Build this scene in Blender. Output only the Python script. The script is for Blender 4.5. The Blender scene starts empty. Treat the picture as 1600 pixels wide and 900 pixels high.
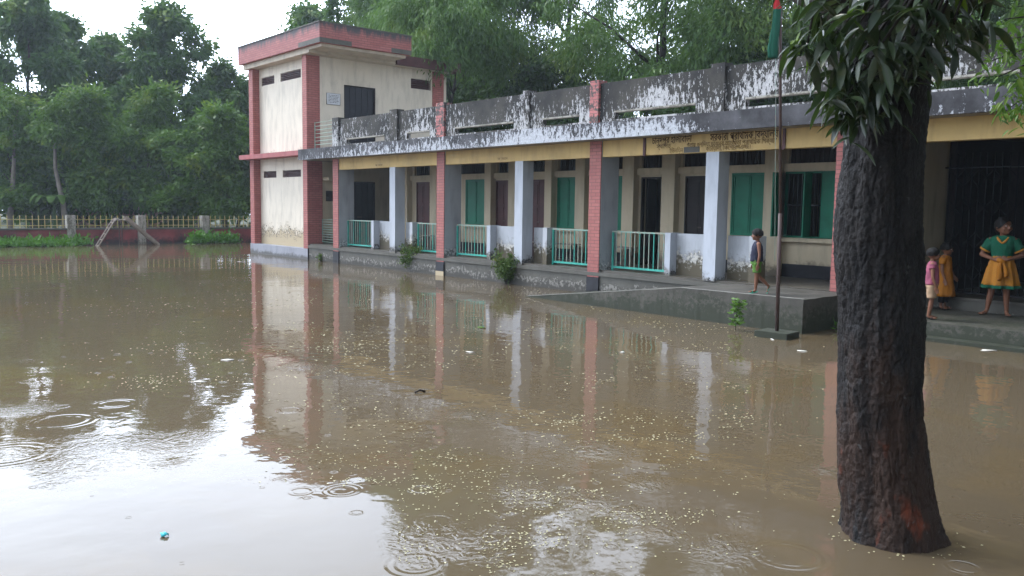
import bpy, bmesh, math, random
import numpy as np
from mathutils import Vector, Matrix, noise
S = bpy.context.scene
COL = S.collection
R = math.radians
# ------------------------------------------------------------------ camera
CAM_F = 1330.34
CAM = Vector((0, -14.206, 2.0))
RX, RZ, RR = -0.09547, 0.86463, 0.0140
FW = Vector((-math.sin(RZ)*math.cos(RX), math.cos(RZ)*math.cos(RX), math.sin(RX)))
_r = Vector((math.cos(RZ), math.sin(RZ), 0)); _u = _r.cross(FW)
RT = _r*math.cos(RR)+_u*math.sin(RR); UP = -_r*math.sin(RR)+_u*math.cos(RR)
cd = bpy.data.cameras.new('camera'); co = bpy.data.objects.new('camera', cd); COL.objects.link(co)
cd.sensor_width = 36; cd.lens = CAM_F/1600*36; cd.clip_end = 2000; cd.clip_start = .05
M3 = Matrix((RT, UP, -FW)).transposed(); co.matrix_world = Matrix.Translation(CAM) @ M3.to_4x4()
S.camera = co
# ------------------------------------------------------------------ world, sun, exposure
SUN_EL, SUN_AZ = R(52), R(205)      # azimuth: direction the light comes from, measured from +X
w = bpy.data.worlds.new('World'); S.world = w; w.use_nodes = True
nt = w.node_tree; bg = nt.nodes['Background']
sky = nt.nodes.new('ShaderNodeTexSky'); sky.sky_type = 'NISHITA'; sky.sun_disc = False
sky.sun_elevation = SUN_EL; sky.sun_rotation = math.pi/2-SUN_AZ; sky.dust_density = 6; sky.air_density = 1.2; sky.ozone_density = 1
hs = nt.nodes.new('ShaderNodeHueSaturation'); hs.inputs['Saturation'].default_value = .16; hs.inputs['Value'].default_value = 1.0
nt.links.new(sky.outputs[0], hs.inputs['Color'])
# the overcast: an even cloud layer mixed over the sky's own gradient
tc = nt.nodes.new('ShaderNodeTexCoord'); ns = nt.nodes.new('ShaderNodeTexNoise'); ns.inputs['Scale'].default_value = 2.2; ns.inputs['Detail'].default_value = 5
nt.links.new(tc.outputs['Generated'], ns.inputs['Vector'])
cr = nt.nodes.new('ShaderNodeValToRGB'); cr.color_ramp.elements[0].position = .3; cr.color_ramp.elements[1].position = .75
cr.color_ramp.elements[0].color = (17.5, 20, 24.5, 1); cr.color_ramp.elements[1].color = (24.5, 27, 31, 1)
nt.links.new(ns.outputs['Fac'], cr.inputs['Fac'])
mx = nt.nodes.new('ShaderNodeMix'); mx.data_type = 'RGBA'; mx.inputs['Factor'].default_value = .85
# sky brighter low on the sun's side, dimmed opposite in place of shading trees
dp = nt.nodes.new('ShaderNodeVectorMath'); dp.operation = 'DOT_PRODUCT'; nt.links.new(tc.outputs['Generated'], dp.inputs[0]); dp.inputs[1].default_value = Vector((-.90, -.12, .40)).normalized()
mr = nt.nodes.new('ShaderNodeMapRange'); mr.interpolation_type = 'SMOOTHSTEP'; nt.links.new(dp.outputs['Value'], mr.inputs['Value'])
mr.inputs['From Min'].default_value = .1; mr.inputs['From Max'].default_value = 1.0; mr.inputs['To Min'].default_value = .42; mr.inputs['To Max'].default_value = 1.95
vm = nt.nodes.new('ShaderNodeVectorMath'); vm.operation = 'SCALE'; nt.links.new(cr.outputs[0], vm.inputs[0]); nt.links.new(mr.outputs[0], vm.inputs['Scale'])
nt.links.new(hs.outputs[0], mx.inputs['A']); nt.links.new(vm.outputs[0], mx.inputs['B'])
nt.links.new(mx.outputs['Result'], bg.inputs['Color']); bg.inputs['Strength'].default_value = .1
sd = bpy.data.lights.new('sun', 'SUN'); sd.energy = 2.0; sd.angle = R(12); sd.color = (1, .97, .92)
so = bpy.data.objects.new('sun', sd); COL.objects.link(so)
sdir = Vector((math.cos(SUN_AZ)*math.cos(SUN_EL), math.sin(SUN_AZ)*math.cos(SUN_EL), math.sin(SUN_EL)))
so.rotation_euler = sdir.to_track_quat('Z', 'Y').to_euler(); so.location = (0, 0, 30)
S.view_settings.view_transform = 'Standard'; S.view_settings.look = 'None'; S.view_settings.gamma = 1
S.view_settings.exposure = 0.38
S.render.engine = 'CYCLES'
S.cycles.max_bounces = 7; S.cycles.diffuse_bounces = 3; S.cycles.glossy_bounces = 3; S.cycles.transmission_bounces = 3
S.cycles.volume_bounces = 0; S.cycles.use_denoising = True

def ray(u, v): return (FW + RT*((u-800)/CAM_F) - UP*((v-450)/CAM_F))
FH = Vector((FW.x, FW.y, 0)).normalized()
def at(u, v, dep):                    # point seen at photo pixel u,v at horizontal depth dep
    d = ray(u, v); return CAM + d*(dep/d.dot(FH))
def onz(u, v, z=0.0):
    d = ray(u, v); return CAM + d*((z-CAM.z)/d.z)
def spot(u, dep): p = at(u, 320, dep); return (p.x, p.y)

# ------------------------------------------------------------------ node materials
def nodes(name):
    m = bpy.data.materials.new(name); m.use_nodes = True; t = m.node_tree
    return m, t, t.nodes['Principled BSDF']
def N(t, typ, **kw):
    n = t.nodes.new(typ)
    for k, v in kw.items():
        if hasattr(n, k) and k not in n.inputs: setattr(n, k, v)
        else: n.inputs[k].default_value = v
    return n
def L(t, a, b): t.links.new(a, b)
def rgb(c): return (c[0], c[1], c[2], 1)
def coords(t, sx=1, sy=1, sz=1):
    tc = N(t, 'ShaderNodeTexCoord'); mp = N(t, 'ShaderNodeMapping'); mp.inputs['Scale'].default_value = (sx, sy, sz)
    L(t, tc.outputs['Object'], mp.inputs['Vector']); return mp.outputs[0]
def noi(t, vec, scale, detail=5, rough=.6, dist=0):
    n = N(t, 'ShaderNodeTexNoise'); n.inputs['Scale'].default_value = scale; n.inputs['Detail'].default_value = detail
    n.inputs['Roughness'].default_value = rough; n.inputs['Distortion'].default_value = dist
    L(t, vec, n.inputs['Vector']); return n.outputs['Fac']
def ramp(t, fac, a, b, ca=(0, 0, 0), cb=(1, 1, 1)):
    r = N(t, 'ShaderNodeValToRGB'); e = r.color_ramp.elements
    e[0].position = a; e[1].position = b; e[0].color = rgb(ca); e[1].color = rgb(cb)
    L(t, fac, r.inputs['Fac']); return r.outputs['Color']
def mix(t, fac, a, b, mode='MIX'):
    m = N(t, 'ShaderNodeMix'); m.data_type = 'RGBA'; m.blend_type = mode
    if isinstance(fac, (int, float)): m.inputs['Factor'].default_value = fac
    else: L(t, fac, m.inputs['Factor'])
    for k, v in (('A', a), ('B', b)):
        if isinstance(v, tuple): m.inputs[k].default_value = rgb(v)
        else: L(t, v, m.inputs[k])
    return m.outputs['Result']
def math_(t, op, a, b=None, c=None):
    m = N(t, 'ShaderNodeMath'); m.operation = op
    for i, v in enumerate((a, b, c)):
        if v is None: continue
        if isinstance(v, (int, float)): m.inputs[i].default_value = v
        else: L(t, v, m.inputs[i])
    return m.outputs[0]
def bump(t, bs, h, strength=.3, dist=.02):
    b = N(t, 'ShaderNodeBump'); b.inputs['Strength'].default_value = strength; b.inputs['Distance'].default_value = dist
    L(t, h, b.inputs['Height']); L(t, b.outputs[0], bs.inputs['Normal'])
def zcoord(t):
    tc = N(t, 'ShaderNodeTexCoord'); s = N(t, 'ShaderNodeSeparateXYZ'); L(t, tc.outputs['Object'], s.inputs[0]); return s.outputs

def plain(name, c, rough=.7, var=.25, scale=6, metal=0, c2=None, bs_=.15):
    m, t, b = nodes(name); v = coords(t)
    c2 = c2 or tuple(x*(1-var) for x in c)
    L(t, mix(t, ramp(t, noi(t, v, scale), .35, .7), c, c2), b.inputs['Base Color'])
    b.inputs['Roughness'].default_value = rough; b.inputs['Metallic'].default_value = metal; b.inputs['Specular IOR Level'].default_value = .25
    if bs_: bump(t, b, noi(t, v, scale*6), bs_, .01)
    return m
def plaster(name, c, stain=(.09, .075, .05), lo=.45, hi=1.7, amount=.5, peel=None, dirt=.18):
    """painted plaster; rain-splash stains low on the wall, rising unevenly between heights lo..hi"""
    m, t, b = nodes(name); v = coords(t); vs = coords(t, 1.6, 1.6, .35)
    n1 = noi(t, v, 1.1, 6); n2 = noi(t, v, 9, 6, .7); n3 = noi(t, vs, 3, 5)
    col = mix(t, ramp(t, n1, .35, .75), c, tuple(x*(1-dirt) for x in c))
    col = mix(t, math_(t, 'MULTIPLY', ramp(t, n3, .48, .75), .5), col, tuple(x*.45 for x in c))
    z = zcoord(t)[2]
    g = N(t, 'ShaderNodeMapRange'); g.inputs['From Min'].default_value = lo; g.inputs['From Max'].default_value = hi
    g.inputs['To Min'].default_value = 1; g.inputs['To Max'].default_value = 0; L(t, z, g.inputs['Value'])
    k = math_(t, 'MULTIPLY_ADD', g.outputs[0], 1.0, math_(t, 'MULTIPLY_ADD', n2, .7, math_(t, 'MULTIPLY', n1, .7)))
    th = 1.55-amount*.6
    mask = ramp(t, math_(t, 'SUBTRACT', k, th-.12), .05, .28)
    col = mix(t, mask, col, stain)
    if peel:
        kk_ = math_(t, 'SUBTRACT', k, th); pm = math_(t, 'MULTIPLY', ramp(t, kk_, .0, .02), math_(t, 'SUBTRACT', 1, ramp(t, kk_, .12, .26)))
        vor = noi(t, v, 14, 4, .7)
        pm = math_(t, 'MULTIPLY', ramp(t, vor, .5, .54), pm)
        col = mix(t, pm, col, peel)
    L(t, col, b.inputs['Base Color']); b.inputs['Roughness'].default_value = .75
    bump(t, b, n2, .25, .015); return m
def brick(name, c1, c2, mortar, wear=None, thr=.6, dark=None):
    m, t, b = nodes(name)
    xyz = zcoord(t); cb = N(t, 'ShaderNodeCombineXYZ')
    L(t, math_(t, 'ADD', xyz[0], xyz[1]), cb.inputs[0]); L(t, xyz[2], cb.inputs[1])
    bt = N(t, 'ShaderNodeTexBrick'); L(t, cb.outputs[0], bt.inputs['Vector'])
    bt.inputs['Scale'].default_value = 1; bt.inputs['Brick Width'].default_value = .25; bt.inputs['Row Height'].default_value = .078
    bt.inputs['Mortar Size'].default_value = .009; bt.inputs['Color1'].default_value = rgb(c1); bt.inputs['Color2'].default_value = rgb(c2)
    bt.inputs['Mortar'].default_value = rgb(mortar)
    v = coords(t); n = noi(t, v, 2.2, 6, .65)
    col = mix(t, math_(t, 'MULTIPLY', ramp(t, n, .4, .8), .5), bt.outputs['Color'], tuple(x*.5 for x in c1))
    if dark:                           # black algae running down from the top edge
        g = N(t, 'ShaderNodeMapRange'); g.inputs['From Min'].default_value = dark[0]; g.inputs['From Max'].default_value = dark[1]
        L(t, xyz[2], g.inputs['Value'])
        vs = coords(t, 2, 2, .5); k = math_(t, 'MULTIPLY', math_(t, 'ADD', g.outputs[0], -.15), math_(t, 'MULTIPLY', noi(t, vs, 2.2, 6, .7), 2))
        col = mix(t, ramp(t, k, .45, .8), col, (.06, .055, .06))
    if wear:
        col = mix(t, ramp(t, noi(t, v, 7, 6, .75), thr, thr+.04), col, wear)
    L(t, col, b.inputs['Base Color']); b.inputs['Roughness'].default_value = .7
    bump(t, b, bt.outputs['Fac'], -.35, .006); return m
def mouldy(name, thr=.5, white=(.62, .62, .62), dark=(.035, .035, .035), dark2=(.10, .095, .085), big=.55, stretch=.35, fs=5.5, xr=None, grad=None):
    """old whitewash nearly covered with black mould, running in streaks"""
    m, t, b = nodes(name); v = coords(t); vs = coords(t, 1, 1, stretch)
    a = noi(t, vs, fs, 8, .76, .3); c = noi(t, v, big, 3, .5); f = noi(t, v, 22, 4, .7)
    k = math_(t, 'ADD', math_(t, 'MULTIPLY', a, 1.15), math_(t, 'MULTIPLY', c, .55))
    k = math_(t, 'ADD', k, math_(t, 'MULTIPLY', f, .35))
    k = math_(t, 'SUBTRACT', k, .5)
    if xr:
        x_ = zcoord(t)[0]
        for (a0, a1, s0) in xr:
            q = N(t, 'ShaderNodeMapRange'); q.inputs['From Min'].default_value = a0; q.inputs['From Max'].default_value = a1; q.inputs['To Max'].default_value = s0; L(t, x_, q.inputs['Value']); k = math_(t, 'ADD', k, q.outputs[0])
    if grad:
        q = N(t, 'ShaderNodeMapRange'); q.inputs['From Min'].default_value = grad[0]; q.inputs['From Max'].default_value = grad[1]; q.inputs['To Min'].default_value = grad[2]; q.inputs['To Max'].default_value = grad[3]; L(t, zcoord(t)[2], q.inputs['Value']); k = math_(t, 'ADD', k, q.outputs[0])
    dk = mix(t, ramp(t, noi(t, v, 1.6, 5), .4, .65), dark, dark2)
    col = mix(t, ramp(t, k, thr, thr+.035), dk, mix(t, ramp(t, f, .4, .6), white, tuple(x*.7 for x in white)))
    L(t, col, b.inputs['Base Color']); b.inputs['Roughness'].default_value = .85
    bump(t, b, a, .3, .02); return m
def leaf(name, c, c2, tr=.3, rough=.45, c3=None, clump=.35, spec=.2):
    m, t, b = nodes(name); v = coords(t)
    geo = N(t, 'ShaderNodeNewGeometry')
    col = mix(t, geo.outputs['Random Per Island'], c, c2)
    if c3: col = mix(t, math_(t, 'MULTIPLY', ramp(t, noi(t, v, clump, 3), .55, .68), .8), col, c3)
    L(t, col, b.inputs['Base Color']); b.inputs['Roughness'].default_value = rough; b.inputs['Specular IOR Level'].default_value = spec
    ts = N(t, 'ShaderNodeBsdfTranslucent'); L(t, mix(t, .5, col, (.10, .20, .02)), ts.inputs['Color'])
    ms = N(t, 'ShaderNodeMixShader'); ms.inputs[0].default_value = tr
    L(t, b.outputs[0], ms.inputs[1]); L(t, ts.outputs[0], ms.inputs[2])
    L(t, ms.outputs[0], t.nodes['Material Output'].inputs['Surface']); return m

M = {}
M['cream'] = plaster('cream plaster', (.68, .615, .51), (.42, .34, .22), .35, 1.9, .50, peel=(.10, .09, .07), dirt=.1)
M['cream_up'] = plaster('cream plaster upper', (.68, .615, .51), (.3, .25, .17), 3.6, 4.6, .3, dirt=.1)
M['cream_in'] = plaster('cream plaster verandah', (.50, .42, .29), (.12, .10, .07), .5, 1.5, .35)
M['yellow'] = plaster('ochre painted beam', (.56, .39, .15), (.3, .2, .1), 2.5, 3.1, .1, dirt=.25)
M['grey'] = plaster('grey blue plaster', (.37, .39, .42), (.12, .12, .11), .3, 1.5, .4, peel=(.5, .5, .5))
M['white'] = plaster('pale plaster', (.44, .46, .49), (.085, .070, .042), .45, 1.5, .72, peel=(.5, .48, .43))
M['pale'] = plaster('pale column paint', (.43, .46, .51), (.14, .13, .11), .4, 1.3, .3, peel=(.03, .03, .03))
M['plinth'] = plaster('dark wet concrete', (.10, .095, .08), (.045, .042, .035), -.2, .6, .75, peel=(.2, .19, .17), dirt=.4)
M['plinth_grey'] = plaster('grey plinth', (.30, .31, .35), (.1, .1, .1), -.1, .4, .5)
M['concrete'] = plaster('wet mossy concrete', (.085, .078, .064), (.022, .027, .014), -.3, .8, .80, peel=(.062, .058, .046), dirt=.6)
M['rim'] = plain('worn cement edge', (.30, .29, .26), .6, .4, 5)
M['black'] = plain('black paint', (.022, .022, .028), .5, .5, 4)
M['steel'] = plain('dark steel sheet', (.018, .018, .026), .35, .4, 3)
M['gate_iron'] = plain('black gate iron', (.009, .009, .012), .7, .3, 4)
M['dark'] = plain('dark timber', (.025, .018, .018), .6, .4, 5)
M['brown'] = plain('dark red brown door paint', (.085, .03, .03), .5, .3, 3)
M['green'] = plain('green shutter paint', (.0, .155, .085), .5, .25, 3, c2=(.0, .11, .06))
M['teal'] = plain('teal rail paint', (.06, .40, .32), .4, .3, 8)
M['rail'] = plain('worn rail paint', (.36, .30, .25), .5, .5, 12, c2=(.12, .36, .29))
M['brick'] = brick('pink painted brick', (.40, .135, .115), (.32, .095, .085), (.18, .07, .065))
M['brick_side'] = M['brick']
M['brick_old'] = brick('weathered pink brick', (.46, .15, .14), (.36, .10, .10), (.15, .08, .07), wear=(.05, .045, .04), thr=.5)
M['fascia'] = brick('pink fascia brick', (.38, .13, .115), (.31, .092, .085), (.19, .07, .07), dark=(7.30, 8.08))
M['band'] = plain('pink band', (.38, .13, .13), .7, .3, 3)
M['mould'] = mouldy('mouldy parapet', .60, fs=17, big=.7, stretch=.36, grad=(4.1, 4.8, .06, -.03), white=(.47, .47, .48), dark=(.010, .010, .010), dark2=(.042, .038, .032))
M['mould2'] = mouldy('mouldy slab edge', .565, grad=(3.5, 3.87, .05, -.07), fs=9, xr=[(-4.2, -2.6, .05), (5.0, 6.8, -.12)], white=(.48, .50, .54), dark=(.022, .022, .026), dark2=(.085, .085, .095), big=.28, stretch=.5)
M['soffit'] = plaster('soffit', (.55, .48, .38), (.3, .25, .2), 3, 3.2, .0)
M['ceiling'] = plain('verandah ceiling', (.30, .27, .22), .8, .3, 2)
M['floor'] = plain('wet cement floor', (.10, .09, .075), .3, .4, 2)
M['pipe'] = plain('brown painted pipe', (.085, .055, .05), .4, .4, 5)
M['letter'] = plain('faded black lettering', (.055, .028, .014), .7, .5, 3)
M['letter2'] = plain('faded brown lettering', (.22, .14, .045), .7, .4, 3)
M['wood'] = plain('weathered plank', (.30, .25, .21), .6, .4, 5)
M['fence_red'] = plaster('stained red wall', (.26, .055, .06), (.028, .018, .022), -.5, 1.0, .62, dirt=.6)
M['fence_yel'] = plain('cream fence paint', (.50, .42, .16), .6, .3, 6)
M['limewash'] = mouldy('old limewash', .48, white=(.36, .34, .30), dark=(.12, .11, .09), dark2=(.2, .19, .16), big=2)
M['trunk'] = plain('bark', (.10, .085, .07), .9, .5, 3)
M['trunk_pale'] = plain('pale bark', (.24, .21, .18), .9, .5, 3)
M['trunk_dark'] = plain('dark branch bark', (.035, .03, .026), .8, .4, 5)
M['skin'] = plain('brown skin', (.19, .085, .05), .5, .12, 6, bs_=0)
M['hair'] = plain('black hair', (.006, .005, .005), .75, .3, 30)
M['eye'] = plain('eye white', (.5, .48, .45), .2, .05, 3, bs_=0)
M['iris'] = plain('iris', (.01, .007, .005), .2, .05, 3, bs_=0)
M['lips'] = plain('lips', (.16, .05, .045), .5, .1, 5, bs_=0)
def cloth(n, c, v=.2): return plain(n, c, .85, v, 5)
M['navy'] = cloth('dark blue cloth', (.022, .024, .045)); M['lime'] = cloth('green shorts', (.10, .22, .04), .5)
M['pink'] = cloth('dusty pink cloth', (.27, .075, .12)); M['beige'] = cloth('beige cloth', (.40, .27, .17))
M['orange'] = cloth('orange cloth', (.38, .14, .015)); M['saffron'] = cloth('yellow cloth', (.48, .20, .03))
M['bottle'] = cloth('bottle green cloth', (.008, .10, .055)); M['sandal'] = plain('teal sandal', (.02, .30, .20), .5)
M['strap'] = plain('dark sandal', (.02, .018, .018), .5)
M['blackcloth'] = cloth('black cloth', (.012, .012, .015))
M['white_plate'] = plain('white board', (.62, .64, .68), .4, .1, 3)
M['litter'] = plain('pale litter', (.6, .58, .52), .5, .2, 20)
M['cyan'] = plain('cyan wrapper', (.05, .45, .5), .3, .2, 20)
M['stick'] = plain('wet stick', (.03, .022, .016), .5)
M['tin'] = plain('pale tin sheet', (.55, .52, .50), .4, .3, 3)
M['house'] = plain('pink house wall', (.55, .33, .30), .8, .3, 2)
M['land'] = plain('damp soil and weeds', (.05, .06, .025), .95, .5, .8)
M['leafA'] = leaf('deep green foliage', (.042, .098, .036), (.10, .185, .055), .36, c3=(.20, .28, .06), clump=.45)
M['leafB'] = leaf('mid green foliage', (.060, .13, .028), (.12, .22, .042), .38, c3=(.23, .31, .045), clump=.7)
M['leafC'] = leaf('feathery green foliage', (.055, .12, .035), (.12, .21, .055), .36, c3=(.20, .28, .06), clump=.4)
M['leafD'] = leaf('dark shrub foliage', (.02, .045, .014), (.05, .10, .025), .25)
M['leafW'] = leaf('fresh weed green', (.06, .17, .02), (.10, .26, .03), .3)
M['leafS'] = leaf('plinth shrub leaves', (.045, .085, .022), (.10, .15, .035), .3, c3=(.22, .18, .07), clump=3)
M['leafM'] = leaf('broad glossy leaves', (.008, .020, .009), (.040, .062, .028), .14, .28, c3=(.07, .075, .03), clump=9, spec=.5)
M['leafY'] = leaf('young yellow green leaves', (.08, .15, .015), (.13, .20, .02), .4, .35)
M['petal'] = leaf('floating petals', (.28, .25, .13), (.45, .41, .26), .0, .6)

# ------------------------------------------------------------------ mesh helpers
def tag(o, label=None, cat=None, group=None, kind=None):
    if label: o['label'] = label
    if cat: o['category'] = cat
    if group: o['group'] = group
    if kind: o['kind'] = kind
    return o
def empty(name, loc, rz=0):
    o = bpy.data.objects.new(name, None); COL.objects.link(o); o.location = loc; o.rotation_euler = (0, 0, rz)
    o.empty_display_size = .2; return o
class MB:
    def __init__(s): s.v = []; s.f = []
    def add(s, vs, fs):
        k = len(s.v); s.v += [tuple(p) for p in vs]; s.f += [tuple(i+k for i in f) for f in fs]; return s
    def box(s, x0, x1, y0, y1, z0, z1):
        if x0 > x1: x0, x1 = x1, x0
        if y0 > y1: y0, y1 = y1, y0
        return s.add([(x0,y0,z0),(x1,y0,z0),(x1,y1,z0),(x0,y1,z0),(x0,y0,z1),(x1,y0,z1),(x1,y1,z1),(x0,y1,z1)],
                     [(0,3,2,1),(4,5,6,7),(0,1,5,4),(1,2,6,5),(2,3,7,6),(3,0,4,7)])
    def prism(s, pts, y0, y1):         # pts (x,z) outline extruded along y
        n = len(pts)
        return s.add([(x, y0, z) for x, z in pts]+[(x, y1, z) for x, z in pts],
                     [tuple(range(n)), tuple(range(2*n-1, n-1, -1))]+[(i, i+n, (i+1) % n+n, (i+1) % n) for i in range(n)])
    def tube(s, pts, rs, n=8, cap=True, el=1.0):
        pts = [Vector(p) for p in pts]
        if isinstance(rs, (int, float)): rs = [rs]*len(pts)
        k = len(s.v); prev = None
        for i, p in enumerate(pts):
            d = (pts[min(i+1, len(pts)-1)]-pts[max(i-1, 0)]).normalized()
            a = prev if prev is not None else (Vector((0, 0, 1)) if abs(d.z) < .9 else Vector((1, 0, 0)))
            a = (a-d*a.dot(d)).normalized(); prev = a; b = d.cross(a)
            for j in range(n):
                t = 2*math.pi*j/n; s.v.append(tuple(p+a*math.cos(t)*rs[i]+b*math.sin(t)*rs[i]*el))
        for i in range(len(pts)-1):
            for j in range(n):
                a, b = k+i*n+j, k+i*n+(j+1) % n; s.f.append((a, b, b+n, a+n))
        if cap:
            s.f.append(tuple(k+j for j in range(n))[::-1]); s.f.append(tuple(k+(len(pts)-1)*n+j for j in range(n)))
        return s
    def ell(s, c, r, n=12, m=8, rot=None):
        c = Vector(c); k = len(s.v)
        for i in range(1, m):
            ph = math.pi*i/m
            for j in range(n):
                th = 2*math.pi*j/n
                p = Vector((r[0]*math.sin(ph)*math.cos(th), r[1]*math.sin(ph)*math.sin(th), r[2]*math.cos(ph)))
                if rot: p = rot @ p
                s.v.append(tuple(c+p))
        t = Vector((0, 0, r[2])); t = rot @ t if rot else t
        s.v.append(tuple(c+t)); s.v.append(tuple(c-t)); T = len(s.v)-2
        for i in range(m-2):
            for j in range(n):
                a, b = k+i*n+j, k+i*n+(j+1) % n; s.f.append((a, a+n, b+n, b))
        for j in range(n):
            s.f.append((T, k+j, k+(j+1) % n)); s.f.append((T+1, k+(m-2)*n+(j+1) % n, k+(m-2)*n+j))
        return s
    def capsule(s, p0, r0, p1, r1, n=12):
        p0, p1 = Vector(p0), Vector(p1); d = (p1-p0)
        if d.length < 1e-6: return s.ell(p0, (r0,)*3)
        d = d.normalized(); pts, rs = [], []
        for a in (-80, -55, -28): pts.append(p0+d*r0*math.sin(R(a))); rs.append(r0*math.cos(R(a)))
        pts.append(p0); rs.append(r0); pts.append((p0+p1)/2); rs.append((r0+r1)/2); pts.append(p1); rs.append(r1)
        for a in (28, 55, 80): pts.append(p1+d*r1*math.sin(R(a))); rs.append(r1*math.cos(R(a)))
        return s.tube(pts, rs, n)
    def build(s, name, mat, parent=None, smooth=False, off=None):
        o_ = Vector(off) if off is not None else (base_of(parent) if parent else Vector((0, 0, 0)))
        me = bpy.data.meshes.new(name); me.from_pydata([(a-o_.x, b-o_.y, c-o_.z) for a, b, c in s.v], [], s.f)
        me.materials.append(M[mat] if isinstance(mat, str) else mat)
        bm = bmesh.new(); bm.from_mesh(me); bmesh.ops.recalc_face_normals(bm, faces=bm.faces); bm.to_mesh(me); bm.free()
        if smooth: me.polygons.foreach_set('use_smooth', [True]*len(me.polygons))
        o = bpy.data.objects.new(name, me); COL.objects.link(o)
        if parent: o.parent = parent
        return o
def base_of(o):
    v = Vector((0, 0, 0))
    while o: v += Vector(o.location); o = o.parent
    return v
def root(name, base, label, cat, group=None):
    return tag(empty(name, base), label, cat, group)

def npmesh(name, V, F, mat, parent=None, smooth=False):
    """V (n,3) numpy, F (m,4) numpy quads, local coordinates"""
    me = bpy.data.meshes.new(name); me.vertices.add(len(V)); me.vertices.foreach_set('co', V.astype(np.float32).ravel())
    k = F.shape[1]; me.loops.add(F.size); me.loops.foreach_set('vertex_index', F.astype(np.int32).ravel())
    me.polygons.add(len(F)); me.polygons.foreach_set('loop_start', np.arange(0, F.size, k, dtype=np.int32))
    me.polygons.foreach_set('loop_total', np.full(len(F), k, dtype=np.int32))
    me.update(calc_edges=True); me.materials.append(M[mat] if isinstance(mat, str) else mat)
    if smooth: me.polygons.foreach_set('use_smooth', [True]*len(F))
    o = bpy.data.objects.new(name, me); COL.objects.link(o)
    if parent: o.parent = parent
    return o
def nrm(a): return a/np.maximum(np.linalg.norm(a, axis=1, keepdims=True), 1e-9)
def leaves_np(rng, C, D, ln, wd, fold=.25):
    """leaf quads at points C with axis D"""
    n = len(C); l = ln*rng.uniform(.6, 1.25, (n, 1)); wv = nrm(np.cross(D, rng.normal(size=(n, 3))))
    up = np.cross(wv, D); ww = wd*rng.uniform(.7, 1.2, (n, 1))
    P0 = C; P1 = C+D*l*.45+wv*ww*.5+up*ww*fold; P2 = C+D*l; P3 = C+D*l*.45-wv*ww*.5+up*ww*fold
    V = np.stack([P0, P1, P2, P3], 1).reshape(-1, 3); F = np.arange(4*n).reshape(n, 4); return V, F
def blob_foliage(rng, blobs, n_sprig, per, ln, wd, spread=.45, droop=.5, shell=.45):
    """blobs: (x,y,z,rx,ry,rz). sprigs lie mostly near the skin of each blob, grouped into clumps"""
    B = np.array(blobs, float); wt = (B[:, 3]*B[:, 4]*B[:, 5])**(2/3); wt /= wt.sum()
    nc = max(8, n_sprig//22); bi = rng.choice(len(B), nc, p=wt)
    d = nrm(rng.normal(size=(nc, 3))); rad = rng.uniform(0, 1, (nc, 1))**shell
    cc = B[bi, :3]+d*rad*B[bi, 3:6]; od = d
    k = rng.integers(0, nc, n_sprig); jit = rng.normal(size=(n_sprig, 3))*np.array([.36, .36, .20])*np.minimum(B[bi][k, 3:4]*.42, 1.0)
    sp = cc[k]+jit; sd = nrm(od[k]+rng.normal(size=(n_sprig, 3))*.5+np.array([0, 0, -droop]))
    C = np.repeat(sp, per, 0)+rng.normal(size=(n_sprig*per, 3))*spread*.5+np.repeat(sd, per, 0)*rng.uniform(0, 1, (n_sprig*per, 1))*spread
    D = nrm(np.repeat(sd, per, 0)+rng.normal(size=C.shape)*.6+np.array([0, 0, -droop*.6]))
    return leaves_np(rng, C, D, ln, wd)
# ================================================================== ground and water
g = MB()
xs = [-130, -90, -60, -43.2, -42.0, 0, 60, 101, 120]; ys = [-130, -121, -90, -20, 8.4, 9.6, 40, 110]
def gz(x, y): return -.55 if (x > -42.1 and x < 100 and y > -120 and y < 9) else .14
vs = [(x, y, gz(x, y)) for y in ys for x in xs]; n_ = len(xs)
g.add(vs, [(j*n_+i, j*n_+i+1, (j+1)*n_+i+1, (j+1)*n_+i) for j in range(len(ys)-1) for i in range(n_-1)])
tag(g.build('ground', 'land'), kind='structure')

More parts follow.
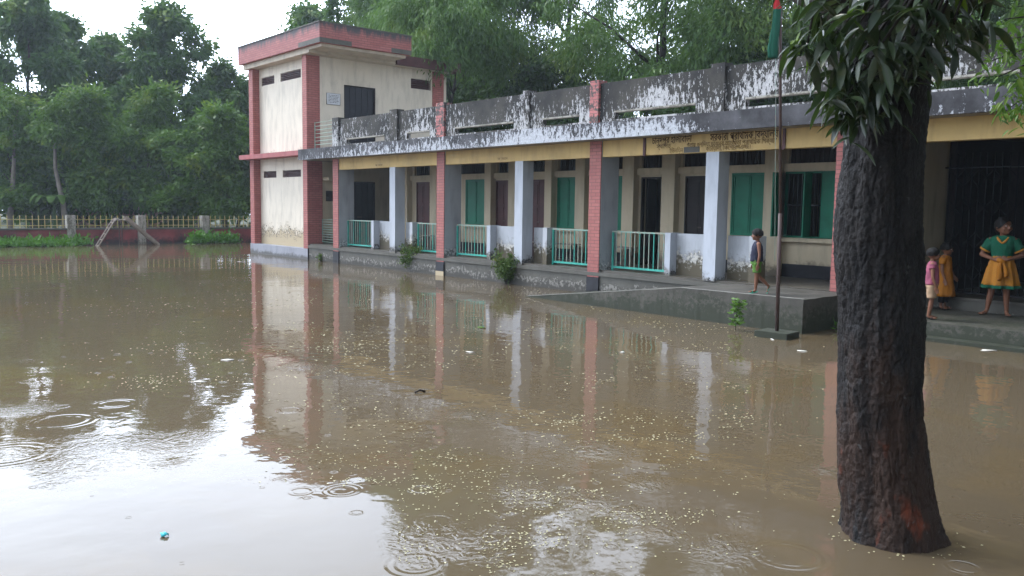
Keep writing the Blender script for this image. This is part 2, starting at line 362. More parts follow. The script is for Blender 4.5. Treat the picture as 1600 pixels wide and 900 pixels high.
def water_mat():
    m, t, b = nodes('muddy flood water')
    tc = N(t, 'ShaderNodeTexCoord'); P = tc.outputs['Object']
    def mp(sx, sy, sz=1):
        q = N(t, 'ShaderNodeMapping'); q.inputs['Scale'].default_value = (sx, sy, sz); L(t, P, q.inputs['Vector']); return q.outputs[0]
    big = noi(t, mp(.12, .12), 1, 4, .55)
    col = mix(t, ramp(t, big, .35, .7), (.088, .067, .042), (.106, .082, .052))
    col = mix(t, ramp(t, noi(t, mp(.5, .5), 1, 5, .6, .6), .5, .62), col, (.102, .074, .040))
    L(t, col, b.inputs['Base Color']); b.inputs['Roughness'].default_value = .028; b.inputs['IOR'].default_value = 1.333
    b.inputs['Specular IOR Level'].default_value = .5
    # ripples: long low swell, fine chop in patches, random drop rings, and a few measured rings
    sep = N(t, 'ShaderNodeSeparateXYZ'); L(t, P, sep.inputs[0])
    h = math_(t, 'MULTIPLY', noi(t, mp(.7, .7), 1.0, 2, .5, .3), .010)
    h = math_(t, 'ADD', h, math_(t, 'MULTIPLY', noi(t, mp(1, 1), 5, 2, .5), .0020))
    patch = ramp(t, noi(t, mp(.45, .45), 1, 3, .5), .56, .68)
    h = math_(t, 'ADD', h, math_(t, 'MULTIPLY', math_(t, 'MULTIPLY', noi(t, mp(1, 1), 15, 2, .5, 1.2), patch), .0022))
    def rings(scale, keep, k, rmax, amp):
        v = N(t, 'ShaderNodeTexVoronoi'); v.inputs['Scale'].default_value = scale; v.inputs['Randomness'].default_value = .8
        v.voronoi_dimensions = '2D'; L(t, P, v.inputs['Vector'])
        d = math_(t, 'DIVIDE', v.outputs['Distance'], scale)
        sc = N(t, 'ShaderNodeSeparateColor'); L(t, v.outputs['Color'], sc.inputs[0])
        on = math_(t, 'GREATER_THAN', sc.outputs[0], 1-keep)
        rr_ = math_(t, 'MULTIPLY_ADD', sc.outputs[1], rmax*.75, rmax*.25)
        q = math_(t, 'DIVIDE', math_(t, 'SUBTRACT', d, math_(t, 'MULTIPLY', rr_, .72)), math_(t, 'MULTIPLY', rr_, .28))
        win = math_(t, 'MAXIMUM', math_(t, 'SUBTRACT', 1, math_(t, 'MULTIPLY', q, q)), 0)
        s = math_(t, 'SINE', math_(t, 'MULTIPLY', d, k))
        return math_(t, 'MULTIPLY', math_(t, 'MULTIPLY', s, win), math_(t, 'MULTIPLY', on, amp))
    h = math_(t, 'ADD', h, rings(.7, .3, 140, .15, .0006))
    h = math_(t, 'ADD', h, rings(2.2, .35, 240, .055, .0005))
    for (u, v, rad, k, amp) in [(452, 641, .15, 120, .0022), (180, 631, .22, 90, .0016), (97, 658, .32, 75, .0014), (10, 710, .40, 75, .0020),
                                (535, 766, .15, 130, .0020), (658, 765, .10, 150, .0018), (1230, 868, .26, 110, .0012), (612, 524, .4, 80, .0010), (925, 700, .26, 90, .0009),
                                (470, 768, .10, 140, .0012), (650, 882, .2, 110, .0016), (680, 815, .16, 120, .0010)]:
        c = onz(u, v); dn = N(t, 'ShaderNodeVectorMath'); dn.operation = 'DISTANCE'; L(t, P, dn.inputs[0]); dn.inputs[1].default_value = c
        d = dn.outputs['Value']; wob = noi(t, mp(1, 1), 2.5, 1, .5)
        q = math_(t, 'DIVIDE', math_(t, 'SUBTRACT', d, rad*.72), rad*.28)
        win = math_(t, 'MAXIMUM', math_(t, 'SUBTRACT', 1, math_(t, 'MULTIPLY', q, q)), 0)
        h = math_(t, 'ADD', h, math_(t, 'MULTIPLY', math_(t, 'MULTIPLY', math_(t, 'SINE', math_(t, 'MULTIPLY', d, k)), win), math_(t, 'MULTIPLY', wob, amp*.75)))
    pm = None                       # wind-ruffled and drop-struck patches
    for (u, v, rad) in [(700, 845, .55), (1130, 858, .42), (925, 785, .35), (985, 800, .25), (810, 770, .4), (1040, 835, .3), (730, 650, .5), (930, 705, .5), (1010, 755, .3), (40, 640, .5), (250, 690, .6), (1290, 735, .3), (470, 575, .5), (1150, 590, .5)]:
        c = onz(u, v); dn = N(t, 'ShaderNodeVectorMath'); dn.operation = 'DISTANCE'; L(t, P, dn.inputs[0]); dn.inputs[1].default_value = c
        q = math_(t, 'MAXIMUM', math_(t, 'SUBTRACT', 1, math_(t, 'DIVIDE', dn.outputs['Value'], rad)), 0)
        pm = q if pm is None else math_(t, 'MAXIMUM', pm, q)
    chop = noi(t, mp(1, 1), 9, 2, .5, 2.0); pm = math_(t, 'MULTIPLY', pm, pm)
    h = math_(t, 'ADD', h, math_(t, 'MULTIPLY', math_(t, 'MULTIPLY', chop, pm), .015))
    bp = N(t, 'ShaderNodeBump'); bp.inputs['Strength'].default_value = 1; bp.inputs['Distance'].default_value = 1.0
    L(t, h, bp.inputs['Height']); L(t, bp.outputs[0], b.inputs['Normal']); return m
M['water'] = water_mat()
g = MB(); g.add([(-42.05, -120, 0), (100, -120, 0), (100, 8.6, 0), (-42.05, 8.6, 0)], [(0, 1, 2, 3)])
tag(g.build('flood_water', 'water'), kind='structure')

# ================================================================== school building
B0 = (-17, 4, 0)
bld = root('school_building', B0, 'single storey school with pink brick pillars and a two storey stair tower, standing in floodwater', 'building')
def part(mb, name, mat, parent=None, label=None, smooth=False):
    o = mb.build(name, mat, parent or bld, smooth)
    if label: o['label'] = label
    return o
def holed(mb, a0, a1, z0, z1, t0, t1, holes, axis='x'):
    """wall from a0..a1 along an axis, with rectangular holes (a0,a1,z0,z1), thickness t0..t1"""
    cuts = sorted({a0, a1, *[h[0] for h in holes], *[h[1] for h in holes]})
    for p, q in zip(cuts, cuts[1:]):
        hs_ = sorted([h for h in holes if h[0] <= p+1e-6 and h[1] >= q-1e-6], key=lambda h: h[2]); z = z0
        segs = []
        for h in hs_:
            if h[2] > z+1e-6: segs.append((z, h[2]))
            z = h[3]
        if z < z1-1e-6: segs.append((z, z1))
        for s0, s1 in segs:
            mb.box(p, q, t0, t1, s0, s1) if axis == 'x' else mb.box(t0, t1, p, q, s0, s1)
ZF, ZB, ZC, ZS, ZP = .57, 3.147, 3.51, 3.87, 4.80
XE = 4.4                                     # right end of the block
# --- tower
m = MB(); holed(m, -32.49, -28.27, .39, 3.70, .28, .45, [(-32.2, -31.05, 2.98, 3.24), (-30.5, -29.0, 2.98, 3.24)])
part(m, 'wall', 'cream', label='cream tower wall with damp stains along its foot')
m = MB(); holed(m, -32.49, -28.27, 3.87, 7.21, .28, .45, [(-32.28, -31.13, 6.55, 6.86), (-30.6, -28.93, 6.55, 6.86)])
part(m, 'wall', 'cream_up')
m = MB(); holed(m, .45, 5.4, 3.87, 7.21, -28.15, -27.98, [(1.5, 2.82, 3.9, 6.32), (4.4, 5.33, 6.48, 6.86)], 'y')
part(m, 'wall', 'cream_up')
m = MB(); holed(m, .45, 6.2, .39, 3.51, -28.15, -27.98, [(1.5, 2.8, .57, 2.84), (.74, 1.2, 2.09, 2.48)], 'y')
part(m, 'wall', 'cream_in')
m = MB().box(-32.85, -32.68, .45, 6.2, .39, 7.21); m.box(-32.68, -28.15, 6.03, 6.2, .39, 7.21); part(m, 'wall', 'cream_up')
part(MB().box(-32.6, -28.2, .5, 6.0, 3.55, 3.68), 'floor_slab', 'dark')
for x0, x1, y0, y1, z0, z1 in [(-32.85, -32.49, 0, .45, .39, 7.21), (-28.29, -27.96, 0, .60, .39, 3.70), (-28.29, -27.96, 0, .52, 3.87, 7.21), (-28.3, -27.93, 5.4, 5.92, 3.87, 7.21)]:
    part(MB().box(x0, x1, y0, y1, z0, z1), 'pillar', 'brick')
part(MB().box(-32.87, -27.94, -.02, 6.22, -.6, .388), 'tower_plinth', 'plinth_grey')
part(MB().box(-27.938, -27.925, -.02, .62, -.5, .40), 'plinth_paint', 'black')
m = MB().prism([(-33.2, 3.70), (-28.0, 3.70), (-27.76, 3.70), (-27.76, 3.868), (-33.2, 3.868)], -.30, 6.3); part(m, 'floor_band', 'band')
for zz, hh in ((2.98, .26), (6.55, .31)):
    for x0, x1 in ((-32.2, -31.05), (-30.5, -29.0)) if zz < 5 else ((-32.28, -31.13), (-30.6, -28.93)):
        fr = MB()
        for k in range(5): fr.box(x0, x1, .30, .43, zz+(k+.15)*hh/5, zz+(k+.50)*hh/5)
        fr.box(x0, x1, .435, .45, zz, zz+hh)
        part(fr, 'vent', 'brown')
fr = MB(); [fr.box(-28.13, -28.0, 4.4, 5.33, 6.48+(k+.15)*.076, 6.48+(k+.5)*.076) for k in range(5)]; fr.box(-28.15, -28.135, 4.4, 5.33, 6.48, 6.86)
part(fr, 'vent', 'brown')
def sheet_door(x, y0, y1, z0, z1, name='door', mat='steel'):     # ribbed steel door lying in a plane x = const
    d = MB().box(x-.04, x, y0, y1, z0, z1)
    n = max(3, int((y1-y0)/.22))
    for k in range(n+1):
        yy = y0+(y1-y0)*k/n; d.box(x+.001, x+.022, max(y0, yy-.018), min(y1, yy+.018), z0, z1)
    o = part(d, name, mat)
    part(MB().box(x+.023, x+.05, (y0+y1)/2-.09, (y0+y1)/2+.09, z0+(z1-z0)*.42, z0+(z1-z0)*.42+.03), 'handle', 'pipe', o)
    f = MB().box(x-.05, x+.075, y0-.035, y0-.002, z0, z1+.035); f.box(x-.05, x+.075, y1+.002, y1+.035, z0, z1+.035); f.box(x-.05, x+.075, y0-.001, y1+.001, z1+.002, z1+.035)
    part(f, 'door_frame', 'dark', o); return o
sheet_door(-28.05, 1.54, 2.78, 3.9, 6.28); sheet_door(-28.05, 1.54, 2.76, .575, 2.80)
# roof of the tower: deep brick fascia with an overhang above the roof terrace
m = MB()
for b_ in [(-33.2, -26.45, -.27, -.12), (-33.2, -33.05, -.12, 3.40), (-26.6, -26.45, -.12, 3.40), (-33.05, -26.6, 3.25, 3.40)]:
    m.box(b_[0], b_[1], b_[2], b_[3], 7.40, 8.06)
part(m, 'roof_fascia', 'fascia'); part(MB().box(-27.55, -27.4, 3.402, 6.35, 7.20, 7.56).box(-33.2, -27.56, 6.2, 6.35, 7.20, 7.56), 'roof_fascia', 'brown')
part(MB().box(-28.0, -26.447, -.274, -.27, 7.40, 7.56).box(-26.449, -26.444, -.27, .95, 7.40, 7.56), 'fascia_patch', 'plinth')
part(MB().box(-26.449, -26.444, 2.55, 3.40, 7.40, 7.56), 'fascia_patch', 'plinth')
part(MB().box(-33.05, -27.5, -.12, 6.2, 7.212, 7.46).box(-27.5, -26.6, -.12, 3.25, 7.30, 7.46), 'roof_slab', 'soffit')
part(MB().box(-33.23, -26.42, -.30, -.09, 8.061, 8.10).box(-33.23, -33.02, -.09, 3.43, 8.061, 8.10).box(-26.63, -26.42, -.09, 3.43, 8.061, 8.10), 'coping', 'plinth')
# --- stair corner between tower and first bay
part(MB().box(-27.975, -27.55, .62, 1.25, 2.84, 2.94), 'sunshade', 'cream_in')
part(MB().box(-28.06, -28.0, .74, 1.2, 2.10, 2.47).box(-27.999, -27.97, .78, 1.16, 2.14, 2.18).box(-27.999, -27.97, .78, 1.16, 2.24, 2.28).box(-27.999, -27.97, .78, 1.16, 2.34, 2.38), 'vent_block', 'dark')
def bar_grille(x0, x1, y, z0, z1, n, mat):
    q = MB(); dz = (z1-z0)/n
    for k in range(n+1): q.box(x0, x1, y, y+.02, z0+k*dz-.011, z0+k*dz+.011)
    for x in (x0, x1): q.box(x-.014, x+.014, y-.004, y+.024, z0-.012, z1+.012)
    return part(q, 'grille', mat)
bar_grille(-27.9, -26.1, .55, .64, 1.44, 9, 'rail'); bar_grille(-27.85, -26.1, .25, 3.95, 4.85, 7, 'rail')
# --- plinth and floor of the block
part(MB().box(-27.93, -7.38, .02, 8.4, -.6, .50).box(-7.38, XE, 1.66, 8.4, -.6, .44), 'plinth', 'plinth')
part(MB().box(-27.93, -7.38, .06, 8.38, .502, ZF), 'verandah_floor', 'floor'); part(MB().box(-7.379, XE, 1.64, 8.38, .442, .50), 'entrance_floor', 'floor')
part(MB().box(-27.93, -7.9, -.015, .14, .43, .515), 'plinth_edge', 'plinth')
# --- pink brick pillars with grey sides
PX = [-26.08, -20.02, -13.95, -7.87, -1.80, 4.0]
for i, x in enumerate(PX):
    zb = .40 if i < 3 else (ZF if i == 3 else .28)
    p = part(MB().box(x, x+.36, -.01, .012, zb, ZC), 'pillar_facing', 'brick')
    part(MB().box(x+.002, x+.358, .013, .60, .38 if i < 3 else (.5 if i == 3 else .27), ZC), 'pillar', 'grey')
    if i < 3: part(MB().box(x-.012, x+.372, -.02, .62, -.5, .395), 'pillar_foot', 'black')
    if i in (1,): part(MB().box(x-.014, x+.374, -.024, -.021, -.5, .13), 'bare_render', 'cream')
CX = [-22.55, -16.62, -10.69, -4.65, 1.2]
for i, x in enumerate(CX):
    if i == 3: continue
    part(MB().box(x, x+.31, .015, .37, .48 if i < 2 else .55, ZB-.002).box(x, x+.31, .28, .37, ZB, ZC), 'column', 'pale')
# --- beams between pillars
for i, (a, b_) in enumerate(zip(PX, PX[1:])):
    part(MB().box(a+.37, b_-.01, .03, .27, ZB, ZC), 'beam', 'yellow')
for x in (-12.36, -8.97): part(MB().box(x, x+.06, .0, .029, ZB-.02, ZC), 'beam_strip', 'brown')
# --- eave slab, roof deck, parapet
part(MB().box(-27.75, XE+.3, -.45, -.33, ZC+.001, ZS), 'eave_edge', 'mould2')
part(MB().box(-27.75, XE+.3, -.329, 8.7, ZC+.002, ZS-.004), 'roof_deck', 'ceiling')
def parapet(x0, x1, slot):
    q = MB(); holed(q, x0, x1, ZS-.003, ZP, .02, .15, [slot] if slot else [])
    part(q, 'parapet', 'mould')
    if slot: part(MB().box(slot[0], slot[1], -.0, .16, slot[3]-.001, slot[3]+.035), 'slot_sill', 'limewash')
ups = [(-26.03, .40, 1), (-22.45, .40, 0), (-20.02, .38, 1), (-16.30, .24, 0), (-13.95, .27, 1), (-10.60, .33, 0), (-7.87, .36, 1), (-4.6, .33, 0), (-1.8, .36, 1), (1.2, .33, 0), (4.0, .36, 1)]
for x, wd_, pk in ups: part(MB().box(x, x+wd_, -.05, .22, ZS-.002, ZP+.07), 'parapet_post', 'brick_old' if pk and x > -26 else 'mould')
for (x, wd_, pk), (x2, w2, p2) in zip(ups, ups[1:]):
    a, b_ = x+wd_+.001, x2-.001; parapet(a, b_, (a+.45, b_-.4, 3.97, 4.12))
part(MB().box(XE-.13, XE, .3, 8.6, ZS-.003, ZP).box(-27.4, XE-.14, 8.45, 8.6, ZS-.003, ZP), 'parapet', 'mould')
# --- classroom wall behind the verandah
WY = 2.25
wins = [(-21.62, -20.60), (-17.40, -16.55), (-15.75, -14.85), (-11.63, -10.70), (-10.30, -9.05)]
doors = [(-24.39, -23.55), (-20.10, -19.32), (-18.56, -17.80), (-14.33, -13.60)]
dk = (-12.95, -12.05)
pil = [(-24.92, -24.66), (-23.32, -22.95), (-20.38, -20.06+.01), (-19.31, -19.03), (-17.60, -17.30), (-16.40, -16.05), (-14.68, -14.32), (-13.46, -13.05), (-10.62, -10.22), (-7.9, -7.5)]
pil = [(-24.92, -24.66), (-23.32, -22.95), (-20.42, -20.12), (-19.30, -19.00), (-17.72, -17.44), (-16.50, -16.15), (-14.80, -14.42), (-13.52, -13.12), (-10.66, -10.26), (-7.9, -7.5)]
holes = [(a, b_, 1.42, 2.82) for a, b_ in wins]+[(a, b_, ZF, 2.78) for a, b_ in doors]+[(dk[0], dk[1], ZF, 2.78)]
tr = []
for a, b_ in [(-24.5, -23.4), (-22.8, -20.5), (-20.05, -19.35), (-18.9, -17.75), (-17.38, -16.6), (-16.0, -14.9), (-14.35, -13.6), (-13.05, -10.75), (-10.2, -8.0)]: tr.append((a, b_, 3.0, 3.38))
m = MB()
allh = holes+tr
holed(m, -24.92, -7.5, ZF, ZC, WY, WY+.18, allh)
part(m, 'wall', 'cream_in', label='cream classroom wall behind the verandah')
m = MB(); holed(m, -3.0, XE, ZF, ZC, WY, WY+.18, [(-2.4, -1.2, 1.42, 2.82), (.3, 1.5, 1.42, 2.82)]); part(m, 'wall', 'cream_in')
part(MB().box(-24.92, -24.74, WY+.18, 8.2, ZF, ZC), 'wall', 'cream_in')
part(MB().box(XE-.2, XE-.02, .62, 2.24, ZF, ZC).box(XE-.2, XE-.02, 2.44, 8.2, ZF, ZC).box(-27.97, XE-.21, 8.2, 8.38, ZF, ZC), 'wall', 'cream_in')
for x in (-19.0, -13.0, -7.58): part(MB().box(x-.08, x+.08, WY+.19, 8.19, ZF, ZC-.01), 'inner_wall', 'ceiling')
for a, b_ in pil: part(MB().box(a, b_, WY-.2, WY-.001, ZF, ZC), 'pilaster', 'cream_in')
for a, b_, z0, z1 in tr:
    q = MB().box(a, b_, WY+.08, WY+.10, z0, z1)
    for k in range(1, int((b_-a)/.11)): q.box(a+k*.11-.008, a+k*.11+.008, WY+.03, WY+.079, z0, z1)
    part(q, 'transom', 'dark')
ends = sorted([-24.66]+[p for pr_ in pil[1:] for p in pr_])[:-1]
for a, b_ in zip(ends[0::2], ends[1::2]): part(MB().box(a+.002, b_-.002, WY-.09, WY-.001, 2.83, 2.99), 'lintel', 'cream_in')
for a, b_ in [(-24.3+.75, -23.32), (-22.95, -20.42), (-17.44, -16.50), (-16.15, -14.80), (-13.12, -12.97), (-12.03, -10.66), (-10.26, -7.9)]:
    part(MB().box(a+.002, b_-.002, WY-.012, WY-.001, ZF, .85), 'skirting', 'black')
def leafed_door(a, b_, mat, leaf_open=False):
    z1 = 2.775
    if leaf_open:
        d = MB().box(a+.01, a+.05, WY+.19, WY+.19+.35, ZF+.01, z1-.03)
    else:
        d = MB(); h = (a+b_)/2
        for p, q in ((a+.04, h-.004), (h+.004, b_-.04)):
            d.box(p, q, WY+.03, WY+.07, ZF+.01, z1-.04)
            for z0_, z1_ in ((ZF+.12, ZF+.75), (ZF+.85, ZF+1.4), (ZF+1.5, z1-.14)): d.box(p+.06, q-.06, WY+.015, WY+.029, z0_, z1_)
    o = part(d, 'door', mat)
    f = MB().box(a, a+.038, WY-.01, WY+.1, ZF, z1).box(b_-.038, b_, WY-.01, WY+.1, ZF, z1).box(a+.039, b_-.039, WY-.01, WY+.1, z1-.038, z1)
    part(f, 'door_frame', mat if not leaf_open else 'dark', o)
    if not leaf_open: part(MB().box((a+b_)/2-.05, (a+b_)/2+.05, WY-.005, WY+.012, 1.55, 1.58), 'handle', 'pipe', o)
for a, b_ in doors[:3]: leafed_door(a, b_, 'brown')
leafed_door(*doors[3], 'dark', True); leafed_door(*dk, 'dark')
def window(a, b_, opened=False):
    f = MB().box(a, a+.04, WY-.01, WY+.12, 1.42, 2.82).box(b_-.04, b_, WY-.01, WY+.12, 1.42, 2.82).box(a+.041, b_-.041, WY-.01, WY+.12, 1.42, 1.46).box(a+.041, b_-.041, WY-.01, WY+.12, 2.78, 2.82)
    o = part(f, 'window', 'green'); h = (a+b_)/2
    part(MB().box(a-.06, b_+.06, WY-.12, WY-.011, 1.33, 1.415), 'sill', 'cream_in', o)
    if not opened:
        for p, q in ((a+.042, h-.005), (h+.005, b_-.042)):
            s_ = MB().box(p, q, WY+.02, WY+.05, 1.462, 2.778)
            s_.box(p, p+.035, WY+.005, WY+.019, 1.462, 2.778); s_.box(q-.035, q, WY+.005, WY+.019, 1.462, 2.778)
            for z_ in (1.462, 1.87, 2.742): s_.box(p+.036, q-.036, WY+.005, WY+.019, z_, z_+.035)
            part(s_, 'shutter', 'green', o)
    else:
        bars = MB(); n = int((b_-a)/.1)
        for k in range(1, n): bars.box(a+k*.1-.007, a+k*.1+.007, WY+.06, WY+.075, 1.46, 2.78)
        bars.box(a+.04, b_-.04, WY+.076, WY+.085, 2.1, 2.13); part(bars, 'window_bars', 'steel', o)
        part(MB().box(a+.01, a+.04, WY-.46, WY-.012, 1.44, 2.80), 'shutter', 'green', o)
        s_ = MB(); s_.box(h+.02, h+.05, WY-.30, WY-.012, 1.44, 2.80); part(s_, 'shutter', 'green', o)
        part(MB().box(b_-.34, b_-.03, WY-.05, WY-.02, 1.44, 2.80), 'shutter', 'green', o)
for i, (a, b_) in enumerate(wins): window(a, b_, i == 4)
# --- verandah railings and half walls
YR = .33
def railing(x0, x1):
    q = MB().box(x0, x1, YR, YR+.04, 1.44, 1.475); top = part(q, 'railing', 'rail')
    part(MB().box(x0+.045, x1, YR, YR+.035, .62, .665), 'bottom_rail', 'teal', top)
    part(MB().box(x0, x0+.04, YR-.004, YR+.036, .50, 1.438), 'rail_post', 'teal', top)
    n = max(3, round((x1-x0)/.135))
    for k in range(1, n+1):
        x = x0+(x1-x0)*k/n-.01; part(MB().box(x-.009, x+.009, YR+.008, YR+.026, .666, 1.439), 'bar', 'rail' if k % 3 else 'teal', top)
def half_wall(x0, x1, post):
    part(MB().box(x0, x1, YR+.08, YR+.22, .50, 1.47), 'half_wall', 'white')
    if post < 0: part(MB().box(x0-.15, x0-.001, YR-.14, YR+.22, .49, 1.485), 'wall_end', 'pale')
    if post > 0: part(MB().box(x1+.001, x1+.15, YR-.14, YR+.22, .49, 1.485), 'wall_end', 'white')
railing(-25.70, -23.96); half_wall(-23.78, -22.56, -1)
half_wall(-22.23, -21.70, 1); railing(-21.48, -20.03)
railing(-19.50, -17.99); half_wall(-17.81, -16.63, -1)
half_wall(-16.30, -15.72, 1); railing(-15.52, -13.96)
railing(-13.50, -11.84); half_wall(-11.68, -10.70, -1); half_wall(-10.37, -9.72, 1)
for x0 in (-23.2, -18.95, -17.35, -15.35):
    bt_ = part(MB().box(x0, x0+1.25, 1.62, 1.92, 1.0, 1.03), 'bench', 'wood', label='worn wooden bench against the classroom wall')
    for lx in (x0+.08, x0+1.12):
        for ly in (1.64, 1.87): part(MB().box(lx, lx+.045, ly, ly+.04, ZF+.001, .999), 'leg', 'trunk_dark', bt_)
# --- entrance steps and collapsible gate
part(MB().box(-7.36, XE, -.76, 1.65, -.6, .060), 'step', 'concrete'); part(MB().box(-7.36, XE, -.52, 1.65, .061, .275), 'step', 'concrete')

gt = MB(); GY = 2.6
x = -7.0
while x < -3.1:
    gt.box(x-.009, x+.009, GY, GY+.03, .52, 3.1)
    x += .13
n = 0
for zz in (.75, 1.35, 1.95, 2.5):
    x = -7.0
    while x < -3.25:
        gt.tube([(x, GY-.008, zz), (x+.26, GY-.008, zz+.3)], .006, 4); gt.tube([(x+.26, GY-.018, zz), (x, GY-.018, zz+.3)], .006, 4); x += .26
gg = part(gt, 'gate', 'gate_iron', label='dark collapsible lattice gate across the entrance')
for z_ in (.501, 2.83): part(MB().box(-7.1, -3.05, GY-.03, GY+.05, z_, z_+.02), 'gate_rail', 'steel', gg)
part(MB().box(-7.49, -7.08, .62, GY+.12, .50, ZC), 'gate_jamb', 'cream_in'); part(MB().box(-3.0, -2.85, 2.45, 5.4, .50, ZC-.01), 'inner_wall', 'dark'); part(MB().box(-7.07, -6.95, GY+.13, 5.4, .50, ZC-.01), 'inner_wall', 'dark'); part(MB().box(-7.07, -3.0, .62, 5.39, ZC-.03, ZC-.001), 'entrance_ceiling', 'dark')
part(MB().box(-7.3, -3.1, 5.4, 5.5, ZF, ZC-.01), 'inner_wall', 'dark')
# --- lettering on the beam (Bengali), vowel signs written in visual order
def text(s, size, x, z, width, mat, y=.026, bold=0):
    c = bpy.data.curves.new('text', 'FONT'); c.body = s; c.size = size; c.extrude = .002; c.offset = bold; c.resolution_u = 3
    o = bpy.data.objects.new('text', c); COL.objects.link(o); bpy.context.view_layer.update()
    me = bpy.data.meshes.new_from_object(o.evaluated_get(bpy.context.evaluated_depsgraph_get())); wd_ = o.dimensions.x
    bpy.data.objects.remove(o)
    k = width/max(wd_, .01); b0 = base_of(bld)
    xs_ = min(v.co.x for v in me.vertices)
    for v in me.vertices:
        a, b_, c_ = v.co; v.co = (x+(a-xs_)*k-b0.x, y-c_*1.0-b0.y, z+b_-b0.z)
    me.materials.clear(); me.materials.append(M[mat]); me.name = 'lettering'
    q = bpy.data.objects.new('lettering', me); COL.objects.link(q); q.parent = bld; return q
text('চান্দপুর হাজীবাড়ী', .20, -12.13, 3.37, 1.05, 'letter', bold=.0012)
text('সরকারী প্রাথিমক িবদ্যালয়', .22, -10.62, 3.36, 1.55, 'letter', bold=.0012)
text('স্থািপত', .13, -12.0, 3.27, .38, 'letter2', bold=.0012)
text('গ্রাম ধুলিদয়া ডাকঘর আচিমতা প্রাথিমক িশক্ষা', .13, -11.2, 3.26, 2.05, 'letter2', bold=.0012)
text('ইউনিয়ন', .13, -11.65, 3.165, .36, 'letter2', bold=.0012)
text('কটিয়াদী, িকেশারগঞ্জ।', .13, -10.72, 3.17, 1.05, 'letter2', bold=.0012)
part(MB().box(-11.27, -10.87, .024, .0285, 3.155, 3.27), 'mould_patch', 'plinth')
text('ক মেম', .09, -17.35, 3.2, .42, 'letter2'); text('ক মেম', .09, -23.4, 3.2, .42, 'letter2')

# --- ramp and landing
rp = MB(); y0_, y1_ = -1.72, -.03
rp.prism([(-14.25, -.6), (-7.37, -.6), (-7.37, .565), (-9.85, .55), (-14.25, 0.0)], y0_, y1_)
ramp_o = root('concrete_ramp', (-10.5, -.9, 0), 'low wet concrete ramp and landing rising out of the water beside the verandah', 'ramp')
rb = rp.build('body', 'concrete', ramp_o); bm = bmesh.new(); bm.from_mesh(rb.data)
for _ in range(6):
    ed = [e for e in bm.edges if e.calc_length() > .12]
    if ed: bmesh.ops.subdivide_edges(bm, edges=ed, cuts=1, use_grid_fill=True)
bmesh.ops.triangulate(bm, faces=bm.faces)
for v in bm.verts:
    n3 = noise.noise_vector(v.co*3.1)*.012+noise.noise_vector(v.co*11)*.007; v.co += n3
bm.to_mesh(rb.data); bm.free()
MB().prism([(-14.1, .021), (-9.85, .553), (-7.37, .568), (-7.37, .577), (-9.85, .562), (-14.1, .032)], y0_-.004, y0_+.035).build('edge', 'rim', ramp_o)

# ================================================================== boundary wall, fence, slide
FX = -42.0
bw = root('boundary_wall', (FX, -4, 0), 'low stained red boundary wall at the far edge of the flooded yard', 'wall')
MB().box(FX-.12, FX+.10, -30, 8.3, -.6, .68).build('wall', 'fence_red', bw)
MB().box(FX-.18, FX+.16, -30, 8.3, .681, .76).build('coping', 'plinth', bw)
for k in range(-8, 5):
    y = -1.46+3.02*k
    if y > 8 or y < -30: continue
    MB().box(FX-.16, FX+.24, y-.17, y+.17, -.5, 1.34).build('pillar', 'limewash', bw)
pf = root('picket_fence', (FX, -4, .76), 'cream iron picket fence with pointed tips on top of the low red wall', 'fence')
for k in range(-5, 4):
    ya, yb = -1.46+3.02*(k-1)+.18, -1.46+3.02*k-.18
    q = MB().box(FX-.015, FX+.015, ya, yb, .86, .885).box(FX-.015, FX+.015, ya, yb, 1.13, 1.155); n = 11
    for i in range(n):
        y = ya+(yb-ya)*(i+.5)/n; q.box(FX+.016, FX+.038, y-.014, y+.014, .762, 1.25)
        q.add([(FX+.01, y-.022, 1.25), (FX+.044, y-.022, 1.25), (FX+.044, y+.022, 1.25), (FX+.01, y+.022, 1.25), (FX+.027, y, 1.36)], [(0, 1, 2, 3), (0, 1, 4), (1, 2, 4), (2, 3, 4), (3, 0, 4)])
    q.build('fence_panel', 'fence_yel', pf)
sl = root('playground_slide', (-40.7, -2.7, 0), 'small metal playground slide standing in the water before the red wall', 'slide')
for d in (0, .5):
    MB().tube([(-40.9+d*.8, -3.95, -.4), (-40.9+d*.8, -3.72, 0), (-40.9+d*.8, -3.0, 1.15), (-40.9+d*.8, -2.85, 1.22)], .032, 6).build('ladder_rail', 'wood', sl)
for k in range(5): MB().tube([(-40.9, -3.72+.16*k, .02+.255*k), (-40.5, -3.72+.16*k, .02+.255*k)], .02, 6).build('rung', 'wood', sl)
MB().box(-40.93, -40.47, -3.0, -2.36, 1.13, 1.17).build('platform', 'wood', sl)
for d in (0, .4): MB().tube([(-40.9+d, -2.72, -.4), (-40.9+d, -2.72, 1.13)], .026, 6).build('post', 'pipe', sl)
c_ = MB()
c_.prism([(-2.55, 1.24), (-1.1, -.02), (-1.1, .08), (-2.5, 1.34)], -40.94, -40.90); c_.prism([(-2.55, 1.24), (-1.1, -.02), (-1.1, .08), (-2.5, 1.34)], -40.52, -40.48)
c_.prism([(-2.53, 1.16), (-1.1, -.07), (-1.1, -.03), (-2.53, 1.20)], -40.90, -40.52)
c_.v = [(y, x, z) for x, y, z in c_.v]; c_.build('chute', 'wood', sl)

